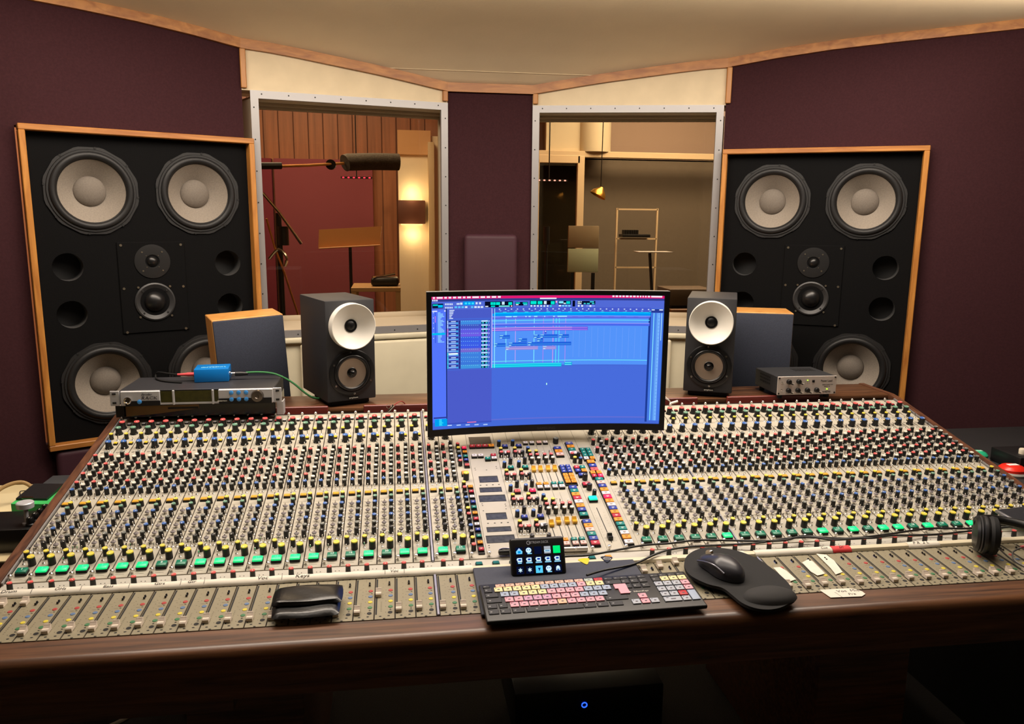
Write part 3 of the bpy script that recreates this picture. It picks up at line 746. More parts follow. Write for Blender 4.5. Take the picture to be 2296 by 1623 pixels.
for v, c in zip((.247, .230, .213, .195, .178, .159, .141, .120, .087, .070, .053, .035, .017, -.001), 'BTORWOBTBOPTBR'): cb_(st, 7.39, v, c, .0205, .0158, KR)
m = mod(8, 9); m.box((8.41 * P, .462, .001), (.0235, .080, .004), BLKM); m.flat(8.40 * P, .004, 8.45 * P, .156, .0003, BLKM)
for i in range(11):
    for u in (8.12, 8.72): m.flat(u * P, .012 + .012 * i, (u + .06) * P, .0126 + .012 * i, .0003, MARK)
st = cmod('master_module', m)
for v, c in ((.490, 'B'), (.471, 'O'), (.453, 'T'), (.434, 'W')): cb_(st, 8.41, v, c, .0205, .0158, KR)
for u, v, c in ((8.21, .413, 'R'), (8.66, .412, 'K'), (8.27, .389, 'Y'), (8.65, .384, 'B')): ck_(st, u, v, c)
for u, v, c in ((8.20, .351, 'R'), (8.62, .351, 'T'), (8.20, .333, 'B'), (8.62, .333, 'O')): cb_(st, u, v, c, .0135, .0150, KR)
cb_(st, 8.38, .311, 'B', .0195, .0140, KR); cb_(st, 8.39, .262, 'R', .0205, .0150, KR)
put('black_knob', KM['panK'], st, CM, 8.46 * P, .294, 0, rr()); put('black_knob', KM['panK'], st, CM, 8.46 * P, .243, 0, rr()); put('master_knob', KM['sK'], st, CM, 8.61 * P, .212, 0, rr())
put('talkback_button', button('talkback_button', .0205, .0165, .0105, LITC), st, CM, 8.38 * P, .189)
put('master_fader_cap', FK_, st, CM, 8.42 * P, .022, .0006)
m = mod(9, 10); m.box((9.39 * P, .429, .001), (.0330, .076, .004), BLKM); m.box((9.38 * P, .357, .001), (.0235, .062, .004), BLKM); m.box((9.38 * P, .311, .001), (.0330, .040, .004), BLKM); m.box((9.39 * P, .140, .001), (.0235, .308, .004), BLKM)
st = cmod('master_module', m)
for u in (9.18, 9.59):
    for v in (.451, .434, .417): cb_(st, u, v, 'T', .0130, .0150, KR)
cb_(st, 9.17, .400, 'W', .0130, .0150, KR); cb_(st, 9.60, .400, 'O', .0130, .0150, KR)
for v, c in ((.379, 'O'), (.357, 'B'), (.337, 'S')): cb_(st, 9.37, v, c, .0205, .0165, KR)
for u, c, d in ((9.16, 'O', 'R'), (9.59, 'O', 'L')): cb_(st, u, .320, c, .0130, .0150, KR); cb_(st, u, .302, d, .0130, .0150, KR)
for v, c in zip((.284, .267, .249, .231, .213, .195, .176, .158, .141, .124, .107, .090, .071, .052, .034, .016, -.003), 'TPBOWLOWBOROTTWOW'): cb_(st, 9.39, v, c, .0205, .0152, KR)
for j in range(10):
    put('thumb_screw', TS, cons, CM, (j + .10) * P, -.022); put('thumb_screw', TS, cons, CM, (j + .03) * P, .734)
for u, c in ((.45, 'T'), (1.40, 'T'), (2.36, 'T'), (6.9, 'T'), (7.85, 'O')):
    put('ledge_button', button('ledge_button', .0140, .0125, .0075, c if c == 'O' else mat('button_deep_teal', (0, 98, 96), .4)), cons, Matrix.Translation((XC + u * P, 1.632, .787)), 0, 0)

# place the controls: nearest visible 100 of a kind as sub-parts, any further ones as one part
bpy.context.view_layer.update()
def rank(M):
    x, y, z = pix(M.translation)
    hid = not (-10 < x < 2306 and y < 1633) or (958 < x < 1497 and y < 968)
    return (z + (50 if hid else 0))
CAPN = 100
for kind, lst in INST.items():
    lst.sort(key=lambda t: rank(t[2]))
    for me, st, M in lst[:CAPN]:
        o = bpy.data.objects.new(kind, me); COL.objects.link(o); o.parent = st
        o.matrix_local = st.matrix_world.inverted() @ M
    if len(lst) > CAPN:
        vs, fs, mi, sm_, mats = [], [], [], [], []
        for me, st, M in lst[CAPN:]:
            b0 = len(vs); vs += [tuple(TR @ M @ v.co) for v in me.vertices]
            ix = []
            for q in me.materials:
                if q not in mats: mats.append(q)
                ix.append(mats.index(q))
            for p_ in me.polygons: fs.append([b0 + k for k in p_.vertices]); mi.append(ix[p_.material_index]); sm_.append(p_.use_smooth)
        me = bpy.data.meshes.new(kind); me.from_pydata(vs, [], fs)
        for q in mats: me.materials.append(q)
        me.polygons.foreach_set('material_index', mi); me.polygons.foreach_set('use_smooth', sm_); me.update()
        try: me.set_sharp_from_angle(angle=R_(35))
        except Exception: pass
        o = link(kind + '_rows', me, cons); o['kind'] = 'stuff'
# ------------------------------------------------------------------ computer screen
SW, SH, SR = .690, .408, 1.8
MX, MY, MZ = .4235, 2.150, 1.1425
mon = thing('computer_screen', 'curved black computer screen showing a blue audio session on the console', 'screen', (MX, MY, MZ - SH / 2), (0, 0, -.004))
SAG = SR - math.sqrt(SR * SR - (SW / 2) ** 2)
def curve_y(x): return SAG - (SR - math.sqrt(SR * SR - x * x))
SCRB = mat('screen_plastic', (12, 12, 13), .35)
b = MB(); N = 24; BT, BB, BS = .0125, .0190, .0140
def slab(mb, xa, xb, za, zb, y0, y1, mt, n):
    for i in range(n):
        a = xa + (xb - xa) * i / n; c = xa + (xb - xa) * (i + 1) / n
        A = curve_y(a); C = curve_y(c)
        mb.quad([(a, A + y0, za), (c, C + y0, za), (c, C + y0, zb), (a, A + y0, zb)], mt)
        mb.quad([(a, A + y1, za), (a, A + y1, zb), (c, C + y1, zb), (c, C + y1, za)], mt)
        mb.quad([(a, A + y0, zb), (c, C + y0, zb), (c, C + y1, zb), (a, A + y1, zb)], mt)
        mb.quad([(a, A + y0, za), (a, A + y1, za), (c, C + y1, za), (c, C + y0, za)], mt)
    for e in (xa, xb): mb.quad([(e, curve_y(e) + y0, za), (e, curve_y(e) + y0, zb), (e, curve_y(e) + y1, zb), (e, curve_y(e) + y1, za)], mt)
h = SW / 2
slab(b, -h, h, SH - BT, SH, 0, .022, SCRB, N); slab(b, -h, h, 0, BB, 0, .022, SCRB, N)
slab(b, -h, -h + BS, BB, SH - BT, 0, .022, SCRB, 2); slab(b, h - BS, h, BB, SH - BT, 0, .022, SCRB, 2)
slab(b, -h + BS, h - BS, BB, SH - BT, .006, .022, SCRB, N)
slab(b, -h, h, SH, SH + .0012, .0, .022, mat('screen_edge', (120, 118, 116), .4), N)
b.box((0, .06, SH * .5), (.40, .04, .26), SCRB, .015)
part('bezel', b, mon)
UI = {}
def ui(c): return glow('ui_%d_%d_%d' % c, c, 1.0)
sc = MB()
def uirect(u0, v0, u1, v1, c, lay):
    xa = -h + BS; w_ = SW - 2 * BS; zt = SH - BT; hh = SH - BT - BB
    n = max(1, int((u1 - u0) * 20)); y = .0052 - lay * .00025
    for i in range(n):
        a = xa + w_ * (u0 + (u1 - u0) * i / n); d = xa + w_ * (u0 + (u1 - u0) * (i + 1) / n)
        sc.quad([(a, curve_y(a) + y, zt - hh * v1), (d, curve_y(d) + y, zt - hh * v1), (d, curve_y(d) + y, zt - hh * v0), (a, curve_y(a) + y, zt - hh * v0)], ui(c))
def Z(x0, y0, x1, y1, c, lay=1):
    # layout read off a 2050 x 1190 drawing of the display, left edge 130, top 135 falling to 110 at the right
    def f(x, y):
        u = (x - 130) / 2050.0; t = 135 - 25 * u; bt = 1325 - 75 * u
        return u, (y - t) / (bt - t)
    ua, va = f(x0, y0); ub, vb = f(x1, y1)
    uirect(max(0, ua), max(0, va), min(1, ub), min(1, vb), c, lay)
def Zr(x0, y0, x1, h_, c, lay=1):
    # a band that runs level across the display, given by its left end
    u = (x0 - 130) / 2050.0; t = 135 - 25 * u; H_ = 1190 - 50 * u
    v = (y0 - t) / H_
    uirect(u, v, min(1, (x1 - 130) / 2050.0), v + h_ / H_, c, lay)
uirect(0, 0, 1, 1, (70, 106, 216), 0)
Zr(130, 137, 2180, 24, (226, 26, 112)); Zr(130, 160, 2180, 22, (50, 60, 140)); Zr(130, 180, 2180, 72, (82, 106, 214))
x = 142
for w_ in (18, 52, 22, 24, 28, 30, 22, 32, 58, 40, 30, 40, 26): Zr(x, 139 - (x - 130) * .012, x + w_, 15, (255, 235, 250), 2); x += w_ + 14
x = 1725
for w_ in (18, 22, 18, 20, 24, 20, 22, 18, 12, 12, 14, 20, 96): Zr(x, 117 - (x - 1725) * .012, x + w_, 14, (255, 235, 250), 2); x += w_ + 10
Zr(1080, 146, 1228, 11, (235, 240, 255), 2)
for i in range(3): Zr(136 + 17 * i, 161, 148 + 17 * i, 15, (225, 225, 255), 2)
Zr(136, 197, 230, 40, (10, 20, 60), 2); Zr(142, 203, 184, 12, (0, 220, 210), 3); Zr(186, 208, 226, 22, (0, 190, 250), 3)
for i in range(5): Zr(246 + 14 * i, 194, 255 + 14 * i, 16, (220, 232, 255), 2); Zr(246 + 14 * i, 225, 255 + 14 * i, 14, (220, 232, 255), 2)
Zr(345, 193, 372, 14, (210, 230, 255), 2); Zr(376, 189, 396, 18, (220, 235, 255), 2); Zr(402, 178, 503, 36, (0, 150, 240), 2)
for i in range(3): Zr(416 + 30 * i, 188, 436 + 30 * i, 16, (60, 225, 255), 3)
Zr(512, 186, 528, 18, (225, 238, 255), 2); Zr(542, 186, 558, 18, (225, 238, 255), 2)
for i, q in enumerate((328, 358, 388, 418, 470, 500, 528, 556)): Zr(q, 221, q + 21, 15, (90, 200, 255) if i in (0, 1, 2, 4) else (225, 238, 255), 2)
Zr(592, 180, 840, 52, (4, 8, 36), 2)
for a, c_ in ((642, 664), (666, 686), (690, 726), (800, 832)): Zr(a, 186, c_, 24, (0, 232, 212), 3)
Zr(742, 182, 766, 26, (200, 235, 255), 3); Zr(596, 219, 622, 9, (230, 240, 255), 3); Zr(646, 217, 682, 11, (0, 225, 212), 3); Zr(716, 216, 812, 11, (120, 235, 235), 3); Zr(822, 214, 834, 12, (255, 190, 210), 3)
Zr(860, 184, 972, 32, (4, 10, 44), 2); Zr(864, 188, 902, 11, (0, 225, 212), 3); Zr(928, 188, 968, 11, (0, 225, 212), 3); Zr(866, 203, 890, 9, (230, 240, 255), 3); Zr(934, 203, 968, 9, (90, 230, 255), 3)
Zr(992, 171, 1218, 38, (4, 8, 36), 2)
for a, c_ in ((998, 1050), (1060, 1102), (1178, 1212)): Zr(a, 175, c_, 28, (0, 232, 212), 3)
Zr(1116, 174, 1140, 28, (215, 238, 255), 3); Zr(1146, 173, 1174, 32, (4, 6, 24), 3); Zr(1221, 172, 1234, 16, (255, 180, 200), 3)
for i in range(7): Zr(998 + 29 * i, 211, 1012 + 29 * i, 14, (225, 238, 255) if i != 6 else (0, 230, 220), 2)
Zr(1245, 170, 1358, 34, (4, 8, 40), 2); Zr(1250, 174, 1290, 20, (130, 230, 255), 3); Zr(1316, 174, 1350, 24, (0, 215, 215), 3); Zr(1292, 188, 1312, 10, (230, 240, 255), 3)
for i in range(4): Zr(1250 + 28 * i, 208, 1270 + 28 * i, 13, (120, 210, 255) if i else (240, 245, 255), 2)
Zr(1372, 168, 1395, 52, (4, 8, 36), 2); Zr(1414, 170, 1575, 32, (6, 12, 48), 2)
for a, c_, y in ((1418, 1440, 174), (1446, 1454, 173), (1526, 1562, 172), (1418, 1452, 189), (1472, 1490, 188), (1500, 1526, 188), (1544, 1566, 187)): Zr(a, y, c_, 9, (220, 240, 255) if a < 1460 else (60, 225, 235), 3)
Zr(1420, 206, 1436, 15, (230, 240, 255), 2); Zr(1450, 206, 1466, 15, (230, 240, 255), 2); Zr(1495, 206, 1572, 14, (120, 140, 240), 2); Zr(1524, 206, 1540, 15, (230, 240, 255), 3)
# side list
Zr(130, 252, 252, 1010, (84, 118, 250)); Zr(252, 240, 260, 1040, (20, 30, 90), 2); Zr(136, 258, 178, 10, (225, 235, 255), 2); Zr(238, 254, 250, 12, (225, 235, 255), 2)
for i in range(24):
    y = 272 + 11.2 * i; Zr(182, y, 182 + random.choice((24, 34, 46, 56)), 8, (140, 200, 255) if i != 17 else (90, 255, 255), 2)
    Zr(158, y, 164, 10, (200, 110, 230) if 2 < i < 8 else (40, 80, 220), 2); Zr(142, y, 148, 7, (225, 240, 255), 2) if i % 4 == 0 else None
Zr(132, 454, 246, 18, (0, 190, 240), 2)
Zr(140, 1212, 262, 12, (45, 60, 150), 2); Zr(150, 1230, 258, 66, (0, 160, 240), 2)
for i in range(6): Zr(188, 1232 + 10 * i, 206 + random.randint(5, 24), 6, (60, 235, 255), 3)
# track area
Zr(262, 250, 2068, 80, (74, 92, 200)); Zr(655, 236, 2068, 34, (72, 92, 206), 2)
for i in range(7): Zr(282, 253 + 14 * i, 282 + (44, 36, 34, 26, 18, 32, 0)[i], 8, (215, 230, 255), 2)
for i in range(26): Zr(716 + 53 * i, 244 - .6 * i, 728 + 53 * i, 8, (220, 235, 255), 3)
for i in range(20): Zr(722 + 70 * i, 259 - .75 * i, 738 + 70 * i, 6, (130, 200, 255), 3)
for i in range(14): Zr(752 + 97 * i, 271 - 1.1 * i, 784 + 97 * i, 5, (90, 220, 240), 3)
Zr(655, 286, 2068, 30, (0, 150, 245), 2); Zr(680, 278, 2068, 10, (0, 196, 255), 3)
Zr(655, 316, 2066, 440, (84, 148, 250)); Zr(655, 310, 2066, 10, (120, 140, 250), 3)
for a, c_ in ((775, 830), (842, 878), (950, 965), (980, 1000), (1030, 1060), (1120, 1130), (1200, 1216), (1240, 1325)): Zr(a, 311 - (a - 655) * .0125, c_, 9, (170, 245, 255), 4)
Zr(655, 322, 2060, 12, (92, 98, 226), 3); Zr(655, 348, 2060, 6, (110, 226, 250), 3); Zr(655, 376, 2060, 7, (150, 150, 250), 3); Zr(655, 384, 2060, 18, (74, 104, 236), 3)
Zr(655, 410, 1515, 34, (104, 88, 226), 3); Zr(655, 414, 1372, 6, (222, 170, 240), 4); Zr(655, 431, 1372, 6, (222, 160, 240), 4); Zr(1372, 404, 1510, 6, (170, 130, 240), 4); Zr(1372, 421, 1510, 6, (170, 120, 240), 4)
def clip(x0, y0, x1, h_, c, ln): Zr(x0, y0, x1, h_, c, 4); Zr(x0 + 4, y0 + h_ * .55, x1 - 4, 4, ln, 5); Zr(x0 + 3, y0 + 2, min(x0 + 34, x1), 6, (160, 235, 250), 5); Zr(x0 + 3, y0 + h_ - 10, x0 + 24, 6, (190, 245, 255), 5)
for a in ((722, 478, 816), (1030, 472, 1080), (1086, 470, 1246), (1254, 467, 1346), (890, 507, 970), (1058, 504, 1116), (670, 550, 780), (804, 544, 970), (976, 540, 1368)):
    clip(a[0], a[1], a[2], 32, (34, 98, 222), (80, 170, 240))
for a in ((778, 580, 1070), (1112, 573, 1232)): clip(a[0], a[1], a[2], 32, (150, 140, 226), (196, 176, 230))
Zr(1126, 434, 1144, 30, (70, 90, 220), 4); Zr(1130, 437, 1140, 10, (200, 220, 255), 5)
Zr(655, 712, 2050, 6, (110, 232, 246), 3); Zr(655, 738, 1284, 34, (0, 186, 226), 4); Zr(660, 742, 1280, 6, (60, 236, 246), 5); Zr(660, 758, 1280, 6, (60, 236, 246), 5); Zr(1310, 715, 1380, 30, (0, 160, 220), 4); Zr(1314, 718, 1374, 6, (120, 245, 255), 5); Zr(1314, 734, 1374, 6, (120, 245, 255), 5)
for i in range(12): Zr(1384 + 55 * i, 400, 1387 + 55 * i, 270, (110, 160, 252), 2)
for q, c_ in ((778, (130, 236, 255)), (862, (190, 160, 245)), (1030, (130, 240, 255)), (1112, (170, 130, 240)), (1200, (215, 150, 235)), (1227, (90, 230, 255)), (1254, (90, 230, 255)), (1311, (170, 140, 245))):
    Zr(q, 322, q + 6, 400, c_, 3)
Zr(652, 240, 658, 530, (220, 200, 255), 6); Zr(676, 240, 682, 530, (150, 240, 255), 6)
# track heads
Zr(262, 338, 642, 446, (70, 92, 200), 1)
rows = [((64, 140, 226)), ((66, 86, 196)), ((96, 92, 228)), ((112, 94, 230)), ((56, 96, 226)), ((58, 96, 232)), ((62, 90, 232)), ((120, 106, 210)), ((62, 130, 224)), ((62, 130, 224)), ((60, 120, 220)), ((64, 150, 224))]
hs = (36, 36, 36, 36, 35, 35, 35, 34, 38, 38, 36, 36); y = 346
for i, (c_, h_) in enumerate(zip(rows, hs)):
    Zr(380, y, 628, h_ - 1, c_, 2); Zr(562, y, 618, 12, (200, 230, 255), 3); Zr(562, y + 14, 618, 15, (6, 20, 60), 3); Zr(570, y + 17, 582, 9, (60, 240, 225), 4); Zr(600, y + 17, 612, 9, (60, 240, 225), 4)
    Zr(276, y + 2, 360, 12, (40, 54, 130), 3); Zr(296, y + 4, 338, 8, (190, 215, 255), 4); Zr(276, y + 18, 340, 10, (140, 190, 255), 3); Zr(342, y + 18, 358, 10, (60, 200, 240), 3)
    Zr(264, y, 271, h_ - 4, (230, 120, 200) if 1 < i < 4 else (60, 230, 235) if i > 7 else (200, 230, 255), 3)
    for j in range(9): Zr(384 + 18 * j, y + 3, 390 + 18 * j, 5, (130, 215, 250), 3)
    Zr(626, y + 2, 634, 8, (230, 240, 255), 3); Zr(366, y, 376, h_ - 2, (24, 40, 110), 3)
    y += h_
Zr(274, 634, 356, 14, (230, 245, 255), 5)
# lower left shade and meters
Zr(262, 790, 655, 480, (76, 92, 202), 1); Zr(655, 770, 2052, 478, (72, 108, 220), 1); Zr(262, 1268, 655, 14, (60, 80, 190), 2); Zr(436, 1262, 518, 8, (240, 120, 170), 3)
for i in range(5): Zr(262 + 80 * i, 1285, 300 + 80 * i, 9, (190, 215, 255), 3)
Zr(655, 1240, 2052, 12, (96, 110, 214), 2)
Zr(2052, 228, 2070, 1010, (30, 60, 150), 2); Zr(2070, 226, 2180, 1000, (70, 120, 230), 2); Zr(2072, 228, 2178, 32, (40, 60, 150), 3); Zr(2074, 231, 2100, 9, (215, 230, 255), 4); Zr(2140, 229, 2172, 10, (215, 230, 255), 4)
Zr(2092, 262, 2100, 960, (130, 226, 255), 3); Zr(2110, 262, 2116, 960, (80, 150, 240), 3); Zr(2122, 262, 2150, 960, (120, 180, 255), 3); Zr(2126, 262, 2132, 960, (90, 160, 240), 4); Zr(2160, 262, 2166, 240, (180, 235, 255), 4)
for i in range(30): Zr(2134, 275 + 31 * i, 2146, 3, (70, 130, 220), 5)
Zr(1149, 908, 1158, 18, (190, 255, 235), 3)
part('display', sc, mon)
lg = MB(); lg.add(text_mesh('SAMSUNG', .0095, mat('bezel_print', (70, 70, 72), .6), 'CENTER', 0, .0001, 1.25), Matrix.Translation((0, SAG - .0004, BB * .42)) @ FRONT); part('lettering', lg, mon)
stn = MB(); stn.box((0, .085, .13), (.10, .03, .10), SCRB, .006); stn.tube([(0, .10, .14), (0, .20, .12), (0, .36, .06), (0, .385, .036)], .020, SCRB, 12); stn.box((0, .385, .0262), (.26, .13, .01), SCRB, .003); stn.cyl((0, .385, .06), .024, .06, SCRB, 16)
part('stand', stn, mon)

# ------------------------------------------------------------------ nearfield monitors
CAB = mat('cabinet_charcoal', (40, 40, 43), .55, bump=.12, bscale=500)
WAVE = mat('waveguide_white', (226, 222, 212), .42)
ALCONE = mat('aluminium_cone', (186, 168, 150), .32, .75)
def nearfield(name, label, loc, rz):
    t = thing('studio_monitor', label, 'speaker', loc, (0, 0, rz))
    W_, H_, D_ = .160, .318, .250
    c = MB(); c.box((0, D_ / 2, H_ / 2), (W_, D_, H_), CAB, .0035, 2); part('cabinet', c, t)
    g = MB(); g.lathe([(.0715, 0.0005), (.0715, .0022), (.0695, .0030), (.064, -.001), (.052, -.010), (.038, -.018), (.026, -.024), (.020, -.0255)], WAVE, 56, OUT, False)
    # the dish sits in a shallow opening: give it a collar and a dark well
    a = part('waveguide', g, t, (.001, -.0265, .238)); 
    rim = MB(); rim.lathe([(.0718, -.0262), (.0716, .0022), (.0700, .0030)], WAVE, 56, OUT, False); part('rim', rim, a)
    tw = MB(); tw.lathe([(.0205, -.0256), (.0195, -.0225), (.0165, -.0225), (.0155, -.025), (.011, -.0225), (.005, -.021), (0, -.0205)], DOME, 32, OUT, False); part('tweeter', tw, a)
    wf = MB(); wf.lathe([(.0740, .0002), (.0740, .0040), (.0715, .0055), (.060, .0055), (.0585, .003)], mat('ring_black', (17, 17, 18), .32), 56, OUT, False)
    for k_ in range(6):
        q = PI / 6 + k_ * PI / 3 + .07; p_ = (.0665 * math.cos(q), -.0062, .0665 * math.sin(q)); wf.cyl(p_, .0032, .0025, CHROME, 10, 'Y'); wf.cyl((p_[0], -.0078, p_[2]), .0014, .0012, BLKM, 6, 'Y')
    wo = part('woofer', wf, t, (.001, 0, .089))
    s_ = MB(); s_.lathe([(.0590, .004)] + [(.0590 - .0065 * (1 - math.cos(PI * i / 8)), .004 + .006 * math.sin(PI * i / 8)) for i in range(9)] + [(.0455, .0025)], mat('surround_black', (22, 22, 23), .28), 48, OUT, False); part('surround', s_, wo)
    cn = MB(); cn.lathe([(.0457, .0030), (.036, .0018), (.026, .0006), (.016, .0004)], ALCONE, 48, OUT, False); part('cone', cn, wo)
    pp_ = MB(); pp_.lathe([(.0162, .0005), (.0150, .0015), (.0105, .0020), (.0100, .0065), (.0080, .0115), (.004, .0145), (0, .0152)], mat('phase_plug', (13, 13, 14), .15), 28, OUT, False); part('phase_plug', pp_, wo)
    bd = MB(); bd.box((.004, -.0006, .0085), (.034, .0012, .0085), BLKM); bd.add(text_mesh('amphion', .0078, LINE, 'CENTER', 0, .0001, 1.1), Matrix.Translation((.004, -.0014, .0085)) @ FRONT); part('badge', bd, t)
    pd = MB(); pd.box((0, .10, -.0085), (.130, .16, .017), BLKM, .004); pd.box((0, .215, .012), (.12, .05, .03), BLKM, .004) if False else None
    part('isolation_pad', pd, t)
    return t
nearfield('a', 'charcoal two-way monitor with white waveguide, left of the screen', (-.146, 2.4745, .9755), R_(23.7))
nearfield('b', 'charcoal two-way monitor with white waveguide, right of the screen', (1.030, 2.473, .9755), R_(-24))
GRILL = mat('grille_slate', (62, 66, 78), .95, noise=.18, nscale=500, spec=.1)
def bookshelf(label, loc, rz, lean, W_, H_, D_):
    t = thing('bookshelf_speaker', label, 'speaker', loc, (0, 0, rz))
    M = Matrix.Rotation(lean, 4, 'Y')
    c = MB(); c.box((0, D_ / 2, H_ / 2), (W_, D_, H_), BEECH, .002, 1, M); part('cabinet', c, t)
    g = MB(); g.box((0, -.006, H_ / 2 - .001), (W_ - .004, .013, H_ - .004), GRILL, .004, 2, M); part('grille', g, t)
def speaker_stand(label, loc, h_):
    t = thing('speaker_stand', label, 'stand', loc)
    m = MB(); m.box((0, 0, .008), (.24, .22, .016), BLKM, .003); part('base', m, t)
    m = MB(); m.cyl((0, 0, h_ / 2), .025, h_ - .02, BLKM, 16); part('pole', m, t)
    m = MB(); m.box((0, 0, h_ - .006), (.17, .14, .012), BLKM, .003); part('top_plate', m, t)
bookshelf('beech speaker with slate grille behind the tuner rack, left of the screen', (-.470, 2.665, .905), R_(19), R_(-3.1), .226, .315, .175)
bookshelf('beech speaker with slate grille behind the silver amplifier, right of the screen', (1.336, 2.735, .900), R_(-18), 0, .225, .312, .17)
speaker_stand('black stand holding the beech speaker behind the tuner rack', (-.475, 2.76, 0), .893); speaker_stand('black stand holding the beech speaker behind the silver amplifier', (1.362, 2.815, 0), .899)

# ------------------------------------------------------------------ outboard on the deck
RACKS = mat('rack_silver', (190, 190, 192), .38, .35); RTOP = mat('rack_lid', (44, 44, 48), .5)
LCD = mat('lcd_olive', (58, 56, 22), .25, noise=.25, nscale=70); BBTN = mat('blue_push', (60, 140, 214), .4)
low = thing('rack_unit', 'glossy black rack unit underneath the silver tuner', 'audio rack unit', (-.585, 2.375, .9615))
m = MB(); m.box((0, .095, .020), (.436, .19, .038), mat('rack_gloss', (12, 12, 12), .12), .002, 1); m.box((-.222, .0, .019), (.022, .004, .034), BLK); part('body', m, low)
m = MB(); m.box((.232, -.002, .020), (.020, .004, .042), RACKS, .001, 1); m.box((.241, .012, .020), (.003, .03, .042), RACKS); part('rack_ear', m, low)
m = MB(); BR = mat('bronze_strip', (128, 104, 66), .3, .6); m.prism([(-.205, .004), (-.205, .034), (-.0, .036), (-.0, .024), (-.12, .010)], -.0018, 0, BR, 'Y'); m.box((-.045, -.0025, .0262), (.085, .001, .0055), BLK); part('front_strip', m, low)
rk = thing('rack_tuner', 'silver rack tuner with olive display and blue buttons, on the left deck', 'audio rack unit', (-.585, 2.36, 1.002))
m = MB(); m.box((0, .100, .022), (.436, .19, .042), RTOP, .002, 1); part('case', m, rk)
fp = MB()
fp.box((-.1555, -.004, .022), (.109, .012, .043), RACKS, .002, 1); fp.box((.1385, -.004, .022), (.155, .012, .043), RACKS, .002, 1)
for x in (-.0645, .0455): fp.box((x, -.004, .022), (.006, .012, .043), RACKS, .001, 1)
fp.box((-.02, -.002, .022), (.165, .006, .043), BLK)
fp.box((-.02, -.0058, .0045), (.165, .002, .006), RACKS)
fp.box((-.149, -.0104, .0075), (.096, .0008, .0145), BLK); fp.box((.137, -.0104, .0085), (.150, .0008, .0165), BLK)
part('front_panel', fp, rk)
for x0_, x1_ in ((-.1, -.0685), (-.0605, .0415), (.0495, .0605)):
    d = MB(); d.box(((x0_ + x1_) / 2, -.0056, .0235), (x1_ - x0_, .002, .034), LCD); part('lcd_window', d, rk)
for sx in (-1, 1):
    e = MB(); e.box((sx * .2275, -.002, .022), (.025, .004, .044), RACKS, .001, 1); e.box((sx * .2285, -.0045, .0355), (.010, .002, .005), BLKM); e.box((sx * .2285, -.0045, .009), (.010, .002, .005), BLKM)
    e.prism([(0, .004), (.05, .030), (.05, .034), (0, .044)], sx * .217 - .0015, sx * .217 + .0015, RACKS, 'X'); part('rack_ear', e, rk)
j = MB(); j.lathe([(.0105, 0), (.0105, .004), (.007, .005), (.006, .002), (0, .002)], CHROME, 20, OUT, False); part('input_jack', j, rk, (-.190, -.010, .0165))
for x, z in ((-.158, .012), (.098, .0335), (.119, .0335), (.140, .0335), (.098, .0135), (.119, .0135), (.140, .0135)):
    q = MB(); q.lathe([(.0062, 0), (.0062, .002), (.004, .003), (0, .003)], BBTN, 16, OUT @ Matrix.Diagonal((1, 1, 1, 1)), False); part('push_button', q, rk, (x, -.0105, z))
q = MB(); q.lathe([(.0185, 0), (.0185, .004), (.016, .010), (.006, .0105), (.004, .008), (0, .008)], mat('jog_metal', (128, 120, 112), .25, .9), 32, OUT, False); part('jog_wheel', q, rk, (.172, -.010, .0225))
q = MB(); DK = mat('print_black', (18, 18, 20), .6)
q.add(text_mesh('RACK', .0130, DK, 'CENTER', .15, .0002, 1.3), Matrix.Translation((-.131, -.0106, .0225)) @ FRONT); q.add(text_mesh('Strobo', .0095, DK, 'CENTER', .5, .0002, 1.1), Matrix.Translation((-.139, -.0106, .0335)) @ FRONT)
q.add(text_mesh('peterson', .0062, LINE, 'CENTER', 0, .0002, 1.2), Matrix.Translation((.072, -.0112, .010)) @ FRONT); part('lettering', q, rk)
# blue box on the rack
BLUEBOX = mat('box_blue', (10, 122, 206), .38, .1)
bx = thing('reamp_box', 'small bright blue metal box lying on the silver rack tuner', 'audio box', (-.565, 2.459, 1.0455), (0, 0, R_(6)))
m = MB(); m.box((0, .042, .0205), (.100, .084, .041), BLUEBOX, .003, 2); part('shell', m, bx)
q = MB(); q.add(text_mesh('LINE2AMP', .016, mat('print_pale_blue', (176, 240, 246), .5), 'CENTER', 0, .0002, 1.0), Matrix.Translation((.004, .032, .0413)) @ Matrix.Rotation(PI, 4, 'Z')); part('lettering', q, bx)
for sx in (-1, 1):
    q = MB(); q.cyl((sx * .0505, .030, .020), .008, .004, CHROME, 16, 'X'); part('socket', q, bx)
REDP = mat('plug_red', (226, 78, 84), .45)
cb = thing('patch_cable', 'thin black patch cable with a red plug, in the blue box left side', 'cable', (-.62, 2.48, 1.0455))
m = MB(); m.lathe([(.0062, 0), (.0064, .018), (.0056, .022), (.0046, .028), (.0036, .050), (0, .050)], REDP, 14, Matrix.Translation((-.0, .005, .0205)) @ Matrix.Rotation(-PI / 2, 4, 'Y')); part('plug', m, cb)
m = MB(); m.tube([(-.050, .005, .0205), (-.085, .02, .022), (-.118, .05, .020), (-.128, .055, .010), (-.118, .030, .003), (-.085, -.005, .0025), (-.03, -.030, .0025)], .0027, BLKM, 8); part('cord', m, cb)
cb = thing('microphone_cable', 'green cable with a black plug, running from the blue box down behind the monitor', 'cable', (-.51, 2.495, 1.0635))
m = MB(); m.lathe([(.0062, 0), (.0062, .012), (.0075, .013), (.0075, .028), (.0050, .050), (0, .050)], mat('plug_black', (34, 34, 36), .35), 14, Matrix.Translation((-.004, .0, .0)) @ Matrix.Rotation(PI / 2, 4, 'Y'), True, [CHROME, None, None, None, None]); part('plug', m, cb)
